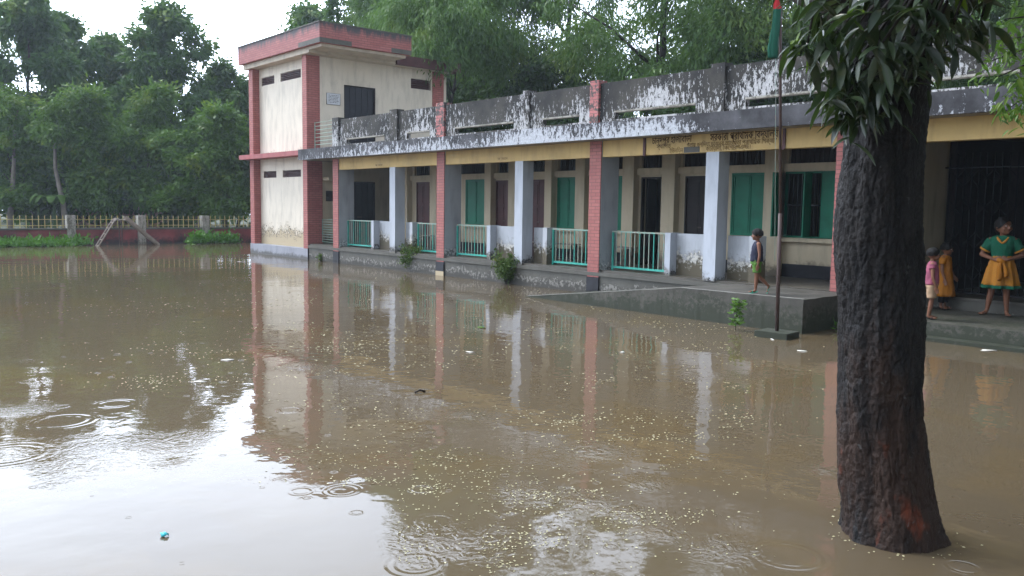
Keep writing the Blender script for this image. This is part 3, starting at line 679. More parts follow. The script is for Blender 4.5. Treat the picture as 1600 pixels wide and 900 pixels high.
# ================================================================== flagpole and flag
pb = onz(1214, 515, .12); px_, py_ = pb.x, pb.y
fp = root('flagpole', (px_, py_, 0), 'thin brown steel flagpole set in a small square concrete block in the water', 'flagpole')
q = MB().box(-.27, .27, -.22, .22, -.4, .10); q.v = [(px_+x*math.cos(.1)-y*math.sin(.1), py_+x*math.sin(.1)+y*math.cos(.1), z) for x, y, z in q.v]; q.build('base', 'concrete', fp)
MB().tube([(px_, py_, .05), (px_-.02, py_-.02, 1.95)], .030, 10).build('lower_pole', 'pipe', fp, True)
MB().tube([(px_-.02, py_-.02, 1.95), (px_-RT.x*.22, py_-RT.y*.22, 6.4)], .022, 10).build('pole', 'pipe', fp, True)
MB().tube([(px_-.06, py_-.05, 1.2), (px_-RT.x*.22-.04, py_-RT.y*.22-.03, 6.2)], .004, 4).build('rope', 'rail', fp)
def flag_mat():
    m, t, b = nodes('red and green flag cloth'); z = zcoord(t)
    n = noi(t, coords(t), 2.5, 2)
    k = math_(t, 'ADD', z[2], math_(t, 'MULTIPLY', n, .25)); red = math_(t, 'MULTIPLY', math_(t, 'GREATER_THAN', k, .88), math_(t, 'LESS_THAN', k, 1.4))
    L(t, mix(t, red, (.0, .085, .05), (.45, .018, .025)), b.inputs['Base Color']); b.inputs['Roughness'].default_value = .8; return m
M['flag'] = flag_mat()
V = []; nu, nv = 15, 22
for j in range(nv):
    z = 4.32+1.1*j/(nv-1); wdt = .035+.018*math.sin(j*.35)+.02*(1-j/nv)
    for i in range(nu):
        s_ = i/(nu-1); V.append((px_-RT.x*wdt*1.4*s_-.03*math.sin(s_*14+j*.25), py_-.03-RT.y*wdt*1.4*s_-.05*math.cos(s_*13+j*.2)-.01, z-.12*s_*math.sin(j*.2)))
q = MB(); q.add(V, [(j*nu+i, j*nu+i+1, (j+1)*nu+i+1, (j+1)*nu+i) for j in range(nv-1) for i in range(nu-1)])
fo = q.build('flag', 'flag', None, True, off=(px_, py_, 4.3)); fo.location = (px_-RT.x*.17, py_-RT.y*.17, 4.3)
md = fo.modifiers.new('thickness', 'SOLIDIFY'); md.thickness = .003
tag(fo, 'limp green and red national flag hanging wet from the flagpole', 'flag')
# notice board on the tower
nb = root('notice_board', (-27.97, 1.06, 5.55), 'small white notice board with faint lines of writing beside the upper tower door', 'sign')
MB().box(-27.975, -27.955, .80, 1.32, 5.57, 5.95).build('board', 'white_plate', nb)
q = MB(); rnd = random.Random(3)
for k in range(6):
    y = .86
    while y < 1.24: l = rnd.uniform(.02, .07); q.box(-27.9545, -27.953, y, min(y+l, 1.27), 5.63+k*.05, 5.648+k*.05); y += l+.02
q.build('lettering', 'black', nb)
MB().box(-27.976, -27.95, .785, .799, 5.555, 5.965).box(-27.976, -27.95, 1.321, 1.335, 5.555, 5.965).box(-27.976, -27.95, .8, 1.32, 5.951, 5.965).box(-27.976, -27.95, .8, 1.32, 5.555, 5.569).build('frame', 'plinth_grey', nb)
# ================================================================== trees
def limbs(rng, H, rt, ends, z0=0, lean=(0, 0)):
    m = MB(); top = Vector((lean[0], lean[1], H*.86))
    n = 7; pts = [Vector((top.x*(i/n)**1.3+rng.normal()*.10*(i > 0), top.y*(i/n)**1.3+rng.normal()*.10*(i > 0), z0+(top.z-z0)*i/n)) for i in range(n+1)]
    m.tube(pts, [rt*(1.25 if i == 0 else 1-.8*i/n) for i in range(n+1)], 8)
    for e in ends:
        e = Vector(e); t = min(max((e.z/H-.15)/.9, .25), .85); k = t*n; i = int(k); a = pts[i].lerp(pts[min(i+1, n)], k-i)
        mid = a.lerp(e, .5)+Vector((rng.normal()*.25, rng.normal()*.25, .25)); r0 = rt*(1-.8*t)*.55
        m.tube([a, mid, e], [r0, r0*.6, r0*.2], 6)
    return m
def tree(name, loc, H, blobs, n, per, ln, wd, leafm, trunkm, rt, seed, label, cat='tree', group=None, droop=.5, spread=.45, z0=-.1, lean=(0, 0), nl=9):
    rng = np.random.default_rng(seed); o = root(name, (loc[0], loc[1], 0), label, cat, group)
    V, F = blob_foliage(rng, blobs, n, per, ln, wd, spread, droop); V[:, 2] = np.maximum(V[:, 2], .05)
    npmesh('crown', V, F, leafm, o)
    ends = [tuple(np.array(b[:3])+np.array([0, 0, -.2*b[5]])) for b in blobs[:nl]]
    t = limbs(rng, H, rt, ends, z0, lean); q = t.build('trunk', trunkm, None, True); q.parent = o
    return o
def crown(rng, H, r, zb, k, flat=.6, top=1.0):
    """k clumps between height zb and H inside an egg-shaped envelope"""
    out = []
    for i in range(k):
        f = rng.uniform(0, 1)**.8; z = zb+(H-zb)*(1-(1-f)*.98)
        env = r*math.sin(math.pi*min(max((f*.80+.16), .05), .97))**.8
        a = rng.uniform(0, 2*math.pi); q = env*rng.uniform(.25, .9); s = rng.uniform(.22, .42)*r*(1.15-.5*f)
        out.append((q*math.cos(a), q*math.sin(a), min(z, H-s*flat), s, s, s*flat))
    return out
def copy_tree(src, loc, rz, sc, label):
    c = src.copy(); COL.objects.link(c); c.location = (loc[0], loc[1], 0); c.rotation_euler = (0, 0, rz); c.scale = (sc[0], sc[0], sc[1]); c['label'] = label
    for ch in src.children:
        d = ch.copy(); COL.objects.link(d); d.parent = c
    return c
GL = 'tall trees beyond the far wall'; GB = 'trees rising behind the school'; GU = 'small trees behind the picket fence'
rg_ = np.random.default_rng(11)
tA = tree('broadleaf_tree', spot(52, 50), 13.9, crown(rg_, 13.9, 3.4, 3.8, 34, .7), 3600, 7, .42, .17, 'leafA', 'trunk', .20, 1,
          'tallest leafy tree at the far left, crown touching the top of the photo', group=GL)
tB = tree('broadleaf_tree', spot(272, 52), 13.6, crown(rg_, 13.6, 2.9, 3.5, 30, .65), 3300, 7, .42, .17, 'leafA', 'trunk', .18, 2,
          'tall dark tree with a rounded dome top against the sky, left of the tower', group=GL)
copy_tree(tB, spot(165, 56), 2.0, (.95, .93), 'lower tree in the dip between the two tallest crowns')
copy_tree(tA, spot(-75, 49), 1.2, (1.0, .98), 'tall tree half cut off by the left edge of the photo')
copy_tree(tA, spot(352, 54), 3.3, (.80, .76), 'lower tree whose crown slopes down to the tower pillar')
copy_tree(tB, spot(115, 53), 4.3, (.85, .98), 'tree just right of the tallest one, crown merging with it')
copy_tree(tB, spot(405, 58), 5.0, (1.0, .73), 'low tree crown partly hidden by the tower corner')
copy_tree(tA, spot(222, 60), 5.5, (.85, .80), 'thin crown behind the dome topped tree, left of it')
tU = tree('small_tree', spot(150, 46), 7.4, crown(rg_, 7.4, 2.3, 1.9, 16, .6), 2200, 7, .30, .13, 'leafB', 'trunk', .12, 3,
          'bright yellow green small tree above the left part of the picket fence', group=GU)
copy_tree(tU, spot(232, 46.5), 1.0, (1.0, 1.05), 'yellow green small tree above the slide')
copy_tree(tU, spot(310, 45.5), 2.4, (1.1, .86), 'small tree above the third lime-washed fence pillar')
copy_tree(tU, spot(20, 46), 3.9, (1.1, .84), 'small tree at the left end of the picket fence')
copy_tree(tU, spot(372, 45.5), 5.2, (1.0, .9), 'small tree touching the tower pillar on its left')
tT = tree('slim_tree', spot(100, 44.8), 7.5, [(.3, .2, 7, 1.0, 1.0, .7), (-.5, .3, 6.3, .9, .9, .6), (.2, -.5, 5.8, .8, .8, .5)], 420, 7, .28, .12, 'leafB', 'trunk_pale', .17, 4,
          'slim tree with a pale lower trunk right behind the first lime-washed pillar', group=GU, lean=(-.2, -.6))
copy_tree(tT, spot(15, 45.2), 2.8, (1, 1.05), 'slim leaning tree with a pale trunk at the far left of the fence')
# the trees behind the block
tC = tree('tall_tree', spot(725, 43), 19, crown(rg_, 19, 4.8, 5.2, 52, .8), 8600, 8, .32, .075, 'leafC', 'trunk_dark', .3, 5,
          'big drooping feathery tree just right of the tower roof', group=GB, droop=1.3, spread=.55)
tD = tree('tall_tree', spot(1010, 35), 17, crown(rg_, 17, 4.4, 6.0, 30, .7), 2500, 8, .30, .075, 'leafC', 'trunk_dark', .26, 6,
          'open tree whose dark forked branches show against the sky above the middle of the roof', group=GB, droop=1.0, spread=.5, lean=(.8, .5))
copy_tree(tD, spot(880, 42), 1.7, (1.05, 1.0), 'feathery tree above the second pink parapet post')
tN = tree('feathery_tree', spot(705, 37.6), 10.6, [tuple(at(u_, v_, d_)-Vector((*spot(705, 37.6), 0)))+(r_, r_, r_*.9) for u_, v_, d_, r_ in [(650, 48, 34.5, .75), (672, 72, 34, .65), (686, 92, 33.8, .45), (690, 45, 34, .8), (712, 70, 34.5, .7), (725, 25, 35, 1.1), (745, 60, 36, 1.0), (640, 10, 35.5, 1.0), (690, 0, 35.5, 1.1), (775, 45, 37, 1.2), (790, 90, 38, .9), (760, 0, 37, 1.2), (655, 80, 34, .4)]], 2600, 9, .27, .06, 'leafC', 'trunk_dark', .16, 55,
          'light green weeping tree whose leaves hang over the rear corner of the tower', group=GB, droop=1.5, spread=.5)
copy_tree(tD, spot(1125, 37), 2.2, (1.05, 1.0), 'tree behind the roof between the flag and the forked tree')
copy_tree(tC, spot(1240, 36), 3.1, (.95, .85), 'tree behind the flag')
copy_tree(tD, spot(1370, 35), 4.0, (1.1, 1.05), 'tree behind the roof directly above the near trunk')
copy_tree(tC, spot(1520, 36), 5.1, (.9, .85), 'tree behind the roof at the right edge of the photo')
copy_tree(tD, spot(1690, 34), 1.1, (1.1, 1.0), 'tree behind the far right end of the roof')
copy_tree(tB, spot(475, 57), 2.5, (1.0, 1.10), 'crown rising behind the left half of the tower roof')
copy_tree(tA, spot(590, 56), .9, (1.15, 1.22), 'dark crown rising behind the right half of the tower roof')
copy_tree(tC, spot(640, 52), 4.4, (.9, .88), 'feathery tree partly hidden behind the big drooping one')
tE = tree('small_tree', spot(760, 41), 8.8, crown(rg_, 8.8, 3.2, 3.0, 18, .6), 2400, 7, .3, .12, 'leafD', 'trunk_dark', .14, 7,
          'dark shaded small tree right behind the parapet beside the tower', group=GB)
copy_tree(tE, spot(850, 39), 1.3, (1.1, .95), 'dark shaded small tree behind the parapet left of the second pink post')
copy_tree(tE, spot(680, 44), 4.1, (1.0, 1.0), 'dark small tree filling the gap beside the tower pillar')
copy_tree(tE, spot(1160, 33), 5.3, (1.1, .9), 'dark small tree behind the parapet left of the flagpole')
# banana plants behind the fence
def banana(loc, seed, label):
    rnd = random.Random(seed); o = root('banana_plant', (loc[0], loc[1], 0), label, 'plant', 'banana plants behind the fence')
    q = MB().tube([(loc[0], loc[1], -.1), (loc[0], loc[1], 1.9)], [.13, .08], 8); q.build('stem', 'leafD', o)
    for k in range(9):
        a = k*2.4+rnd.random(); ln = rnd.uniform(1.5, 2.2); q = MB(); V = []; n = 9
        for i in range(n+1):
            t = i/n; r_ = ln*t*math.cos(.5+t*.5); z = 1.8+ln*(.95*t-.95*t*t*rnd.uniform(.95, 1.05)); wd_ = .24*math.sin(math.pi*min(t*.93+.07, 1))**.6
            c = Vector((loc[0]+math.cos(a)*r_, loc[1]+math.sin(a)*r_, z)); s = Vector((-math.sin(a), math.cos(a), 0))*wd_
            V += [c-s+Vector((0, 0, -.06)), c, c+s+Vector((0, 0, -.06))]
        q.add(V, [(3*i+j, 3*i+j+1, 3*i+j+4, 3*i+j+3) for i in range(n) for j in (0, 1)]); q.build('frond', 'leafB', o)
banana(spot(85, 44.5), 1, 'banana plant left of the first lime-washed pillar')
banana(spot(60, 45.5), 2, 'banana plant with a long pale midrib near the left end of the fence')
banana(spot(285, 45), 3, 'banana plant behind the fence left of the third lime-washed pillar')
banana(spot(325, 44.6), 4, 'banana plant right of the third lime-washed pillar')
# small house among the trees
hp = spot(178, 52); ho = root('small_house', (hp[0], hp[1], 0), 'small pinkish house with a tin roof glimpsed through the trees above the slide', 'house')
MB().box(hp[0]-2, hp[0]+2, hp[1]-2.4, hp[1]+2.4, -.1, 2.3).build('wall', 'house', ho)
q = MB().prism([(-2.8, 2.2), (2.8, 2.2), (2.8, 2.26), (0, 3.3), (-2.8, 2.26)], -2.4, 2.4); q.v = [(y+hp[0], x+hp[1], z) for x, y, z in q.v]; q.build('roof', 'tin', ho)
# the far wood as one mass
rng = np.random.default_rng(5); bl = []
for k in range(120):
    u = rng.uniform(-350, 1900); dep = rng.uniform(60, 78) if u < 560 else rng.uniform(46, 66); p = spot(u, dep)
    if p[1] < 11 and p[0] > -44: continue
    h = rng.uniform(2, 6.5); bl.append((p[0], p[1], h, 3.6, 3.6, 2.8))
for k in range(64):
    u = rng.uniform(-300, 420); p = spot(u, rng.uniform(46.5, 52)); bl.append((p[0], p[1], rng.uniform(.8, 3.6), 1.6, 1.6, 1.1))
V, F = blob_foliage(rng, bl, 13000, 6, .5, .26, .9, .3); V[:, 2] = np.maximum(V[:, 2], .15)
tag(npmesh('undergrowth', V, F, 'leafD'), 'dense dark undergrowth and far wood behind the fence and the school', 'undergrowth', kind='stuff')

# weeds, shrubs, sapling
def weed_patch(name, spots, label, h, n, mat='leafW', seed=1, ln=.16, wd=.035, kind='stuff', cat='weeds'):
    rng = np.random.default_rng(seed); P = np.array(spots, float); k = rng.integers(0, len(P), n)
    C = P[k, :3]+rng.normal(size=(n, 3))*P[k, 3:4]*np.array([1, 1, 0]); C[:, 2] = np.abs(rng.normal(size=n))*h*.5
    D = nrm(rng.normal(size=(n, 3))*.7+np.array([0, 0, .9])); V, F = leaves_np(rng, C, D, ln, wd)
    return tag(npmesh(name, V, F, mat), label, cat, kind=kind)
weed_patch('weeds', [(-41.3+.3*math.sin(y*3), y, 0, .30) for y in np.arange(-8.5, -4.3, .3)], 'fresh green weeds floating at the foot of the red wall, left', .30, 2600, seed=2, ln=.2, wd=.08)
weed_patch('weeds', [(-41.2+.3*math.sin(y*3), y, 0, .24*(1-abs(y-1.6)/1.9)+.03) for y in np.arange(.6, 2.7, .2)], 'fresh green weeds at the foot of the red wall beside the tower', .42, 1700, seed=3, ln=.2, wd=.08)
def shrub(u, v, r, h, n, seed, label, ln=.10, wd=.045, mat='leafS', y=None, tilt=0):
    p = onz(u, v); rng = np.random.default_rng(seed); o = root('shrub', (p.x, p.y, 0), label, 'shrub')
    k = 26; st = MB(); tips = []
    for i in range(k):
        a = rng.uniform(0, 6.28); q = r*rng.uniform(.2, 1); e = Vector((math.cos(a)*q, math.sin(a)*q*.55, h*rng.uniform(.35, 1.0)))
        st.tube([(0, 0, -.2), (e.x*.4, e.y*.4, e.z*.6), tuple(e)], [.012, .008, .003], 4); tips.append(e)
    T = np.array([tuple(t) for t in tips]); kk = rng.integers(0, k, n); f = rng.uniform(.35, 1.05, (n, 1))
    C = T[kk]*f+rng.normal(size=(n, 3))*.05; C[:, 2] = np.maximum(C[:, 2], .03); D = nrm(T[kk]*.6+rng.normal(size=(n, 3))*.8+np.array([0, 0, .3]))
    V, F = leaves_np(rng, C, D, ln, wd); npmesh('leaves', V, F, mat, o); q = st.build('stems', 'trunk_dark', None); q.parent = o; return o
shrub(640, 424, .62, .78, 1500, 1, 'bushy shrub growing from the plinth between the second pillar and the first pale column')
shrub(793, 444, .50, .80, 1300, 2, 'bushy shrub growing in the water at the foot of the middle pale column')
shrub(502, 408, .18, .22, 120, 3, 'tiny weed at the foot of the tower pillar')
shrub(747, 436, .28, .45, 200, 4, 'thin weed left of the middle pale column shrub', mat='leafW')
sp = onz(1148, 516); o = root('sapling', (sp.x, sp.y, 0), 'leafy sapling standing in the water in front of the concrete landing', 'sapling')
rng = np.random.default_rng(9); st = MB().tube([(0, 0, -.2), (.02, 0, .25), (.05, .02, .50)], [.009, .007, .004], 5); q = st.build('stem', 'trunk_dark', None); q.parent = o
n = 90; zt = rng.uniform(.08, .52, n); C = np.stack([.05*zt*2+rng.normal(size=n)*.05, rng.normal(size=n)*.05, zt], 1); D = nrm(np.stack([rng.normal(size=n), rng.normal(size=n), rng.uniform(-.1, .5, n)], 1))
V, F = leaves_np(rng, C, D, .12, .055); npmesh('leaves', V, F, 'leafB', o)
weed_patch('grass_tuft', [(onz(1300, 520).x, onz(1300, 520).y+.3, 0, .05)], 'little tuft of grass by the landing corner', .1, 40, seed=5, kind=None, cat='grass')

# ================================================================== foreground tree
def bark_mat():
    m, t, b = nodes('wet black bark'); v = coords(t); vs = coords(t, 1, 1, .3); zz = zcoord(t)[2]
    a = noi(t, vs, 14, 7, .7, .5); c = noi(t, vs, 3.2, 4, .6); f = noi(t, v, 45, 5, .7)
    col = mix(t, ramp(t, a, .35, .7), (.005, .005, .006), (.022, .019, .018))
    g_ = N(t, 'ShaderNodeMapRange'); g_.inputs['From Min'].default_value = 1.7; g_.inputs['From Max'].default_value = .5
    L(t, zz, g_.inputs['Value'])
    col = mix(t, math_(t, 'MULTIPLY', ramp(t, math_(t, 'ADD', math_(t, 'MULTIPLY', g_.outputs[0], .22), noi(t, vs, 4.5, 6, .7)), .60, .74), .8), col, (.042, .024, .017))
    gb = N(t, 'ShaderNodeMapRange'); gb.inputs['From Min'].default_value = 1.25; gb.inputs['From Max'].default_value = .75; L(t, zz, gb.inputs['Value'])
    red = math_(t, 'MULTIPLY', gb.outputs[0], ramp(t, noi(t, coords(t, 1, 1, .4), 3.3, 4, .55), .60, .66))
    col = mix(t, red, col, (.15, .038, .018))
    vo = N(t, 'ShaderNodeTexVoronoi'); vo.inputs['Scale'].default_value = 13; wv_ = N(t, 'ShaderNodeVectorMath'); wv_.operation = 'SCALE'; wv_.inputs['Scale'].default_value = .12; nz = N(t, 'ShaderNodeTexNoise'); nz.inputs['Scale'].default_value = 22; nz.inputs['Detail'].default_value = 4; L(t, v, nz.inputs['Vector']); L(t, nz.outputs['Color'], wv_.inputs[0]); wa_ = N(t, 'ShaderNodeVectorMath'); wa_.operation = 'ADD'; L(t, coords(t, 1, 1, .55), wa_.inputs[0]); L(t, wv_.outputs[0], wa_.inputs[1]); L(t, wa_.outputs[0], vo.inputs['Vector'])
    lich = math_(t, 'MULTIPLY', ramp(t, math_(t, 'SUBTRACT', 1, math_(t, 'ADD', vo.outputs['Distance'], math_(t, 'MULTIPLY', f, .35))), .68, .72), ramp(t, noi(t, v, 3.5, 3), .50, .60))
    col = mix(t, math_(t, 'MULTIPLY', lich, .7), col, (.13, .13, .125))
    L(t, col, b.inputs['Base Color']); L(t, ramp(t, c, .3, .7, (.3,)*3, (.6,)*3), b.inputs['Roughness']); b.inputs['Specular IOR Level'].default_value = .20
    h = math_(t, 'ADD', math_(t, 'MULTIPLY', a, .7), math_(t, 'MULTIPLY', f, .35)); bump(t, b, h, 1.0, .035); return m
M['bark'] = bark_mat()
prof = [(-.5, -2.335, -9.03, .40), (-.12, -2.345, -9.043, .345), (0, -2.349, -9.048, .322), (.144, -2.364, -9.067, .305), (.307, -2.381, -9.086, .290), (.55, -2.406, -9.116, .274), (.79, -2.431, -9.145, .263), (.95, -2.443, -9.159, .261),
        (1.187, -2.459, -9.178, .268), (1.54, -2.466, -9.186, .266), (1.811, -2.472, -9.193, .260), (2.117, -2.478, -9.2, .254), (2.495, -2.48, -9.2, .252), (2.9, -2.49, -9.21, .27), (3.25, -2.50, -9.22, .27)]
ft = root('mango_tree', (-2.35, -9.05, 0), 'big tree with wet black trunk and long drooping leaves in the right foreground water', 'tree')
PZ = np.array([p[0] for p in prof]); NZ, NA = 420, 260
V = np.zeros((NZ*NA, 3)); zs = np.linspace(-.5, 3.25, NZ); cx = np.interp(zs, PZ, [p[1] for p in prof]); cy = np.interp(zs, PZ, [p[2] for p in prof]); cr_ = np.interp(zs, PZ, [p[3] for p in prof])
ker = np.ones(25)/25; sm = lambda a: np.convolve(np.pad(a, 12, 'edge'), ker, 'valid'); cx, cy, cr_ = sm(cx), sm(cy), sm(cr_)
k = 0
for i in range(NZ):
    z = zs[i]
    for j in range(NA):
        a = 2*math.pi*j/NA; c, s = math.cos(a), math.sin(a)
        big = noise.noise(Vector((c*1.3, s*1.3, z*1.3)))*.042; wx = noise.noise(Vector((c*2.5, s*2.5, z*3)))*.5
        dd = noise.voronoi(Vector((c*3.6+wx, s*3.6+wx, z*5.0+wx*1.5)))[0]; crack = min(1, (dd[1]-dd[0])/.16)
        rib = noise.noise(Vector((c*3.0, s*3.0, z*1.3+7))); pl = noise.noise(Vector((c*8, s*8, z*8+3)))
        fine = noise.noise(Vector((c*20, s*20, z*30))); fine2 = noise.noise(Vector((c*45, s*45, z*60)))
        fl = max(0, .22-z)*(.30*max(0, noise.noise(Vector((c*1.9+5, s*1.9, 0)))+.1)) if z > -.3 else .1
        r_ = cr_[i]*.885+big+rib*.014+crack*.007+pl*.008+fine*.006+fine2*.005+fl
        V[k] = (cx[i]+c*r_+2.35, cy[i]+s*r_+9.05, z); k += 1
ii, jj = np.meshgrid(np.arange(NZ-1), np.arange(NA), indexing='ij'); ii = ii.ravel(); jj = jj.ravel(); j2 = (jj+1) % NA
F = np.stack([ii*NA+jj, ii*NA+j2, (ii+1)*NA+j2, (ii+1)*NA+jj], 1); npmesh('trunk', V, F, 'bark', ft, True)
# limbs above
rngm = random.Random(4); lim = []
for (dx, dy, dz, r0) in [(-1.3, -.5, 1.9, .16), (1.1, .6, 2.1, .17), (.2, -1.2, 2.2, .13), (-.4, 1.3, 2.3, .13), (0, 0, 2.8, .15), (-1.6, .6, 1.2, .10), (1.5, -.4, 1.3, .10)]:
    q = MB(); a = Vector((-2.5, -9.22, 3.05)); e = a+Vector((dx, dy, dz)); mdp = a.lerp(e, .5)+Vector((0, 0, -.15)); q.tube([a, mdp, e], [r0, r0*.75, r0*.4], 9)
    q.build('limb', 'trunk_dark', ft, True); lim.append((mdp, e))
def long_leaves(P, D, ln, wd, rng, droop=.8, seg=6):
    """lanceolate leaves with a folded midrib; returns verts, quads"""
    n = len(P); l = ln*rng.uniform(.55, 1.2, n); wv = nrm(np.cross(D, rng.normal(size=(n, 3))*.5+np.array([0, 0, 1.0]))); V = np.zeros((n, seg+1, 3, 3))
    pos = P.copy(); d = D.copy()
    for i in range(seg+1):
        t = i/seg; wdt = (wd*l/ln)*((.10+3.1*t**.8*(1-t)**1.05) if t < 1 else .02)*.5*.88; up = nrm(np.cross(wv, d)); up = np.where(up[:, 2:3] < 0, -up, up)
        V[:, i, 0] = pos-wv*wdt[:, None]+up*wdt[:, None]*.35; V[:, i, 1] = pos; V[:, i, 2] = pos+wv*wdt[:, None]+up*wdt[:, None]*.35
        pos = pos+d*(l/seg)[:, None]; d = nrm(d+np.array([0, 0, -1])*droop/seg)
    V = V.reshape(-1, 3); base = np.arange(n)[:, None, None]*(seg+1)*3; i = np.arange(seg)[None, :, None]; j = np.arange(2)[None, None, :]
    a = base+i*3+j; F = np.stack([a, a+1, a+4, a+3], -1).reshape(-1, 4); return V, F
def whorls(cents, nl, ln, wd, mat, name, rng, droop=.9, base=(0, 0, 0), parent=None, twig=None, down=.5, sc=.05):
    C = []; D = []
    for c in cents:
        m_ = int(nl*rng.uniform(.7, 1.3)); a = rng.uniform(0, 6.28, m_); el = rng.uniform(-1.0, .35, m_)-down*.4
        d = np.stack([np.cos(a)*np.cos(el), np.sin(a)*np.cos(el), np.sin(el)], 1); C.append(np.array(c)+rng.normal(size=(m_, 3))*sc); D.append(d)
    C = np.concatenate(C)-np.array(base); D = nrm(np.concatenate(D)); V, F = long_leaves(C, D, ln, wd, rng, droop)
    return npmesh(name, V, F, mat, parent, True)
rng = np.random.default_rng(21); W = []
for (u, v, d) in [(1262, 95, 4.8), (1290, 30, 4.7), (1305, 80, 4.7), (1322, 128, 4.75), (1335, 165, 4.8), (1345, 60, 4.5), (1372, 105, 4.55), (1360, 20, 4.6), (1398, 55, 4.5), (1385, 150, 4.7),
                  (1412, 110, 4.6), (1432, 30, 4.5), (1450, 75, 4.55), (1470, 15, 4.7), (1490, 60, 4.6), (1478, 100, 4.9), (1515, 35, 4.8), (1530, 75, 5.0), (1545, 10, 4.9), (1425, 150, 4.9), (1310, 10, 5.2), (1275, 0, 5.3),
                  (1400, 5, 5.0), (1340, 110, 5.3), (1460, 120, 5.3), (1318, 185, 4.75), (1312, 160, 4.8), (1328, 205, 4.8), (1375, 175, 4.78), (1350, 200, 4.85), (1300, 140, 5.0), (1500, 5, 5.2), (1440, 0, 4.8), (1330, 40, 5.0), (1285, 60, 5.2), (1405, 80, 4.9)]:
    W.append(at(u, v-28, d))
tw = MB()
for p in W:
    a = min([x for pr2 in lim for x in pr2], key=lambda x: (x-p).length); tw.tube([a, a.lerp(p, .5)+Vector((0, 0, .15)), p], [.022, .013, .006], 5)
vis = [tuple(p) for p in W]
whorls(vis, 18, .185, .052, 'leafM', 'leaves', rng, .9, (-2.35, -9.05, 0), ft)
yw = [tuple(at(u, v, d)) for u, v, d in [(1240, 66, 4.9), (1262, 82, 4.85), (1330, 20, 4.6), (1495, -5, 4.6)]]
whorls(yw, 5, .15, .045, 'leafY', 'young_leaves', rng, .8, (-2.35, -9.05, 0), ft, sc=.02)
up_ = []
for k in range(420):
    mdp, e = lim[rngm.randrange(len(lim))]; p = mdp.lerp(e, rngm.uniform(.3, 1.6))+Vector((rngm.gauss(0, .8), rngm.gauss(0, .8), rngm.gauss(.3, .6)))
    q = p-CAM; dd = q.dot(FW)
    uu = 800+CAM_F*q.dot(RT)/max(dd, .1); vv = 450-CAM_F*q.dot(UP)/max(dd, .1)
    if p.z < 3.35 or (dd > 0 and vv > -75 and -50 < uu < 1215) or (dd > 0 and vv > -20 and uu > 1540): continue
    up_.append(tuple(p))
    if k % 3 == 0: tw.tube([mdp.lerp(e, .7), p], [.02, .006], 4)
whorls(up_, 14, .19, .052, 'leafM', 'upper_leaves', rng, .8, (-2.35, -9.05, 0), ft)
q = tw.build('twigs', 'trunk_dark', ft, True)
# neighbouring tree: its fine-leaved branches reach into the right edge
np_ = at(1790, 500, 6.6); nt_ = root('fine_leaved_tree', (np_.x, np_.y, 0), 'fine-leaved tree standing just outside the right edge, its low branches hanging into the photo', 'tree')
MB().tube([(np_.x, np_.y, -.4), (np_.x+.05, np_.y, 1.8), (np_.x-.1, np_.y, 4.5)], [.16, .12, .06], 10).build('trunk', 'trunk', nt_, True)
br = MB(); W2 = []
for (u, v, d) in [(1560, 120, 6.3), (1585, 60, 6.1), (1600, 160, 6.4), (1570, 30, 6.2), (1610, 110, 6.0), (1590, 10, 6.4), (1575, 170, 6.5), (1630, 60, 6.2), (1645, 140, 6.3), (1548, 95, 6.4), (1600, 40, 6.7), (1620, 180, 6.4), (1660, 20, 6.2)]:
    e = at(u, v, d); a = Vector((np_.x, np_.y, 3.0)); br.tube([a, a.lerp(e, .6)+Vector((0, 0, .25)), e], [.03, .014, .004], 5)
    for k in range(9): W2.append(tuple(a.lerp(e, rngm.uniform(.62, 1.05))+Vector((rngm.gauss(0, .10), rngm.gauss(0, .10), rngm.gauss(-.02, .07)))))
for k in range(1100):  # wide crown above the frame, enlarged to shade the entrance
    a, q_ = rngm.uniform(0, 6.28), 3.2*rngm.uniform(0, 1)**.5; z_ = rngm.uniform(4.2, 6.8); W2.append((np_.x+.4+q_*math.cos(a), np_.y+q_*math.sin(a), z_+.5*(1-q_/3.2)))
br.build('branches', 'trunk_dark', nt_, True)
whorls(W2, 13, .085, .030, 'leafB', 'leaves', rng, .5, (np_.x, np_.y, 0), nt_, sc=.05)

# unseen trees added right of and behind the camera to shade the entrance
rgs = np.random.default_rng(77)
tR = tree('shade_tree', (4.5, -4.0), 8.5, crown(rgs, 8.5, 3.4, 2.6, 26, .6), 4200, 7, .24, .09, 'leafA', 'trunk', .2, 41, 'added leafy tree beyond the right edge, shading the entrance', group='added shade trees right of the photo')
copy_tree(tR, (5.0, -10.5), 2.0, (1.0, 1.1), 'added leafy shade tree to the right of the near trunk, outside the photo')
copy_tree(tR, (-1.0, -20.5), 3.0, (1.0, 1.05), 'added leafy shade tree behind the photographer')
# ================================================================== floating things
rng = np.random.default_rng(33)
def band_ok(u, v): return True
Cn = []; 
streaks = [(rng.uniform(200, 1200), rng.uniform(450, 900), rng.uniform(20, 130), rng.uniform(2, 14), rng.uniform(-.14, .10)) for _ in range(90)]
while len(Cn) < 5600:
    if rng.random() < .84:
        s = streaks[rng.integers(len(streaks))]; du = rng.normal()*s[2]; u = s[0]+du; v = s[1]+rng.normal()*s[3]+du*s[4]
    else: u = rng.uniform(40, 1290); v = 905-480*rng.uniform(0, 1)**.8
    if v < 420 or (u < 400 and v > 640) or (u < 620 and v > 760) : continue
    if u > 1180 and rng.random() < .6: continue
    p = onz(u, v)
    if p.y > -1.8 and p.x > -14.5: continue
    Cn.append((p.x, p.y, .002+rng.uniform(0, .003)))
for k in range(70):                       # bits gathered against the trunk
    a = rng.uniform(0, 6.28); q_ = .335+abs(rng.normal())*.05; Cn.append((-2.35+q_*math.cos(a), -9.05+q_*math.sin(a), .004))
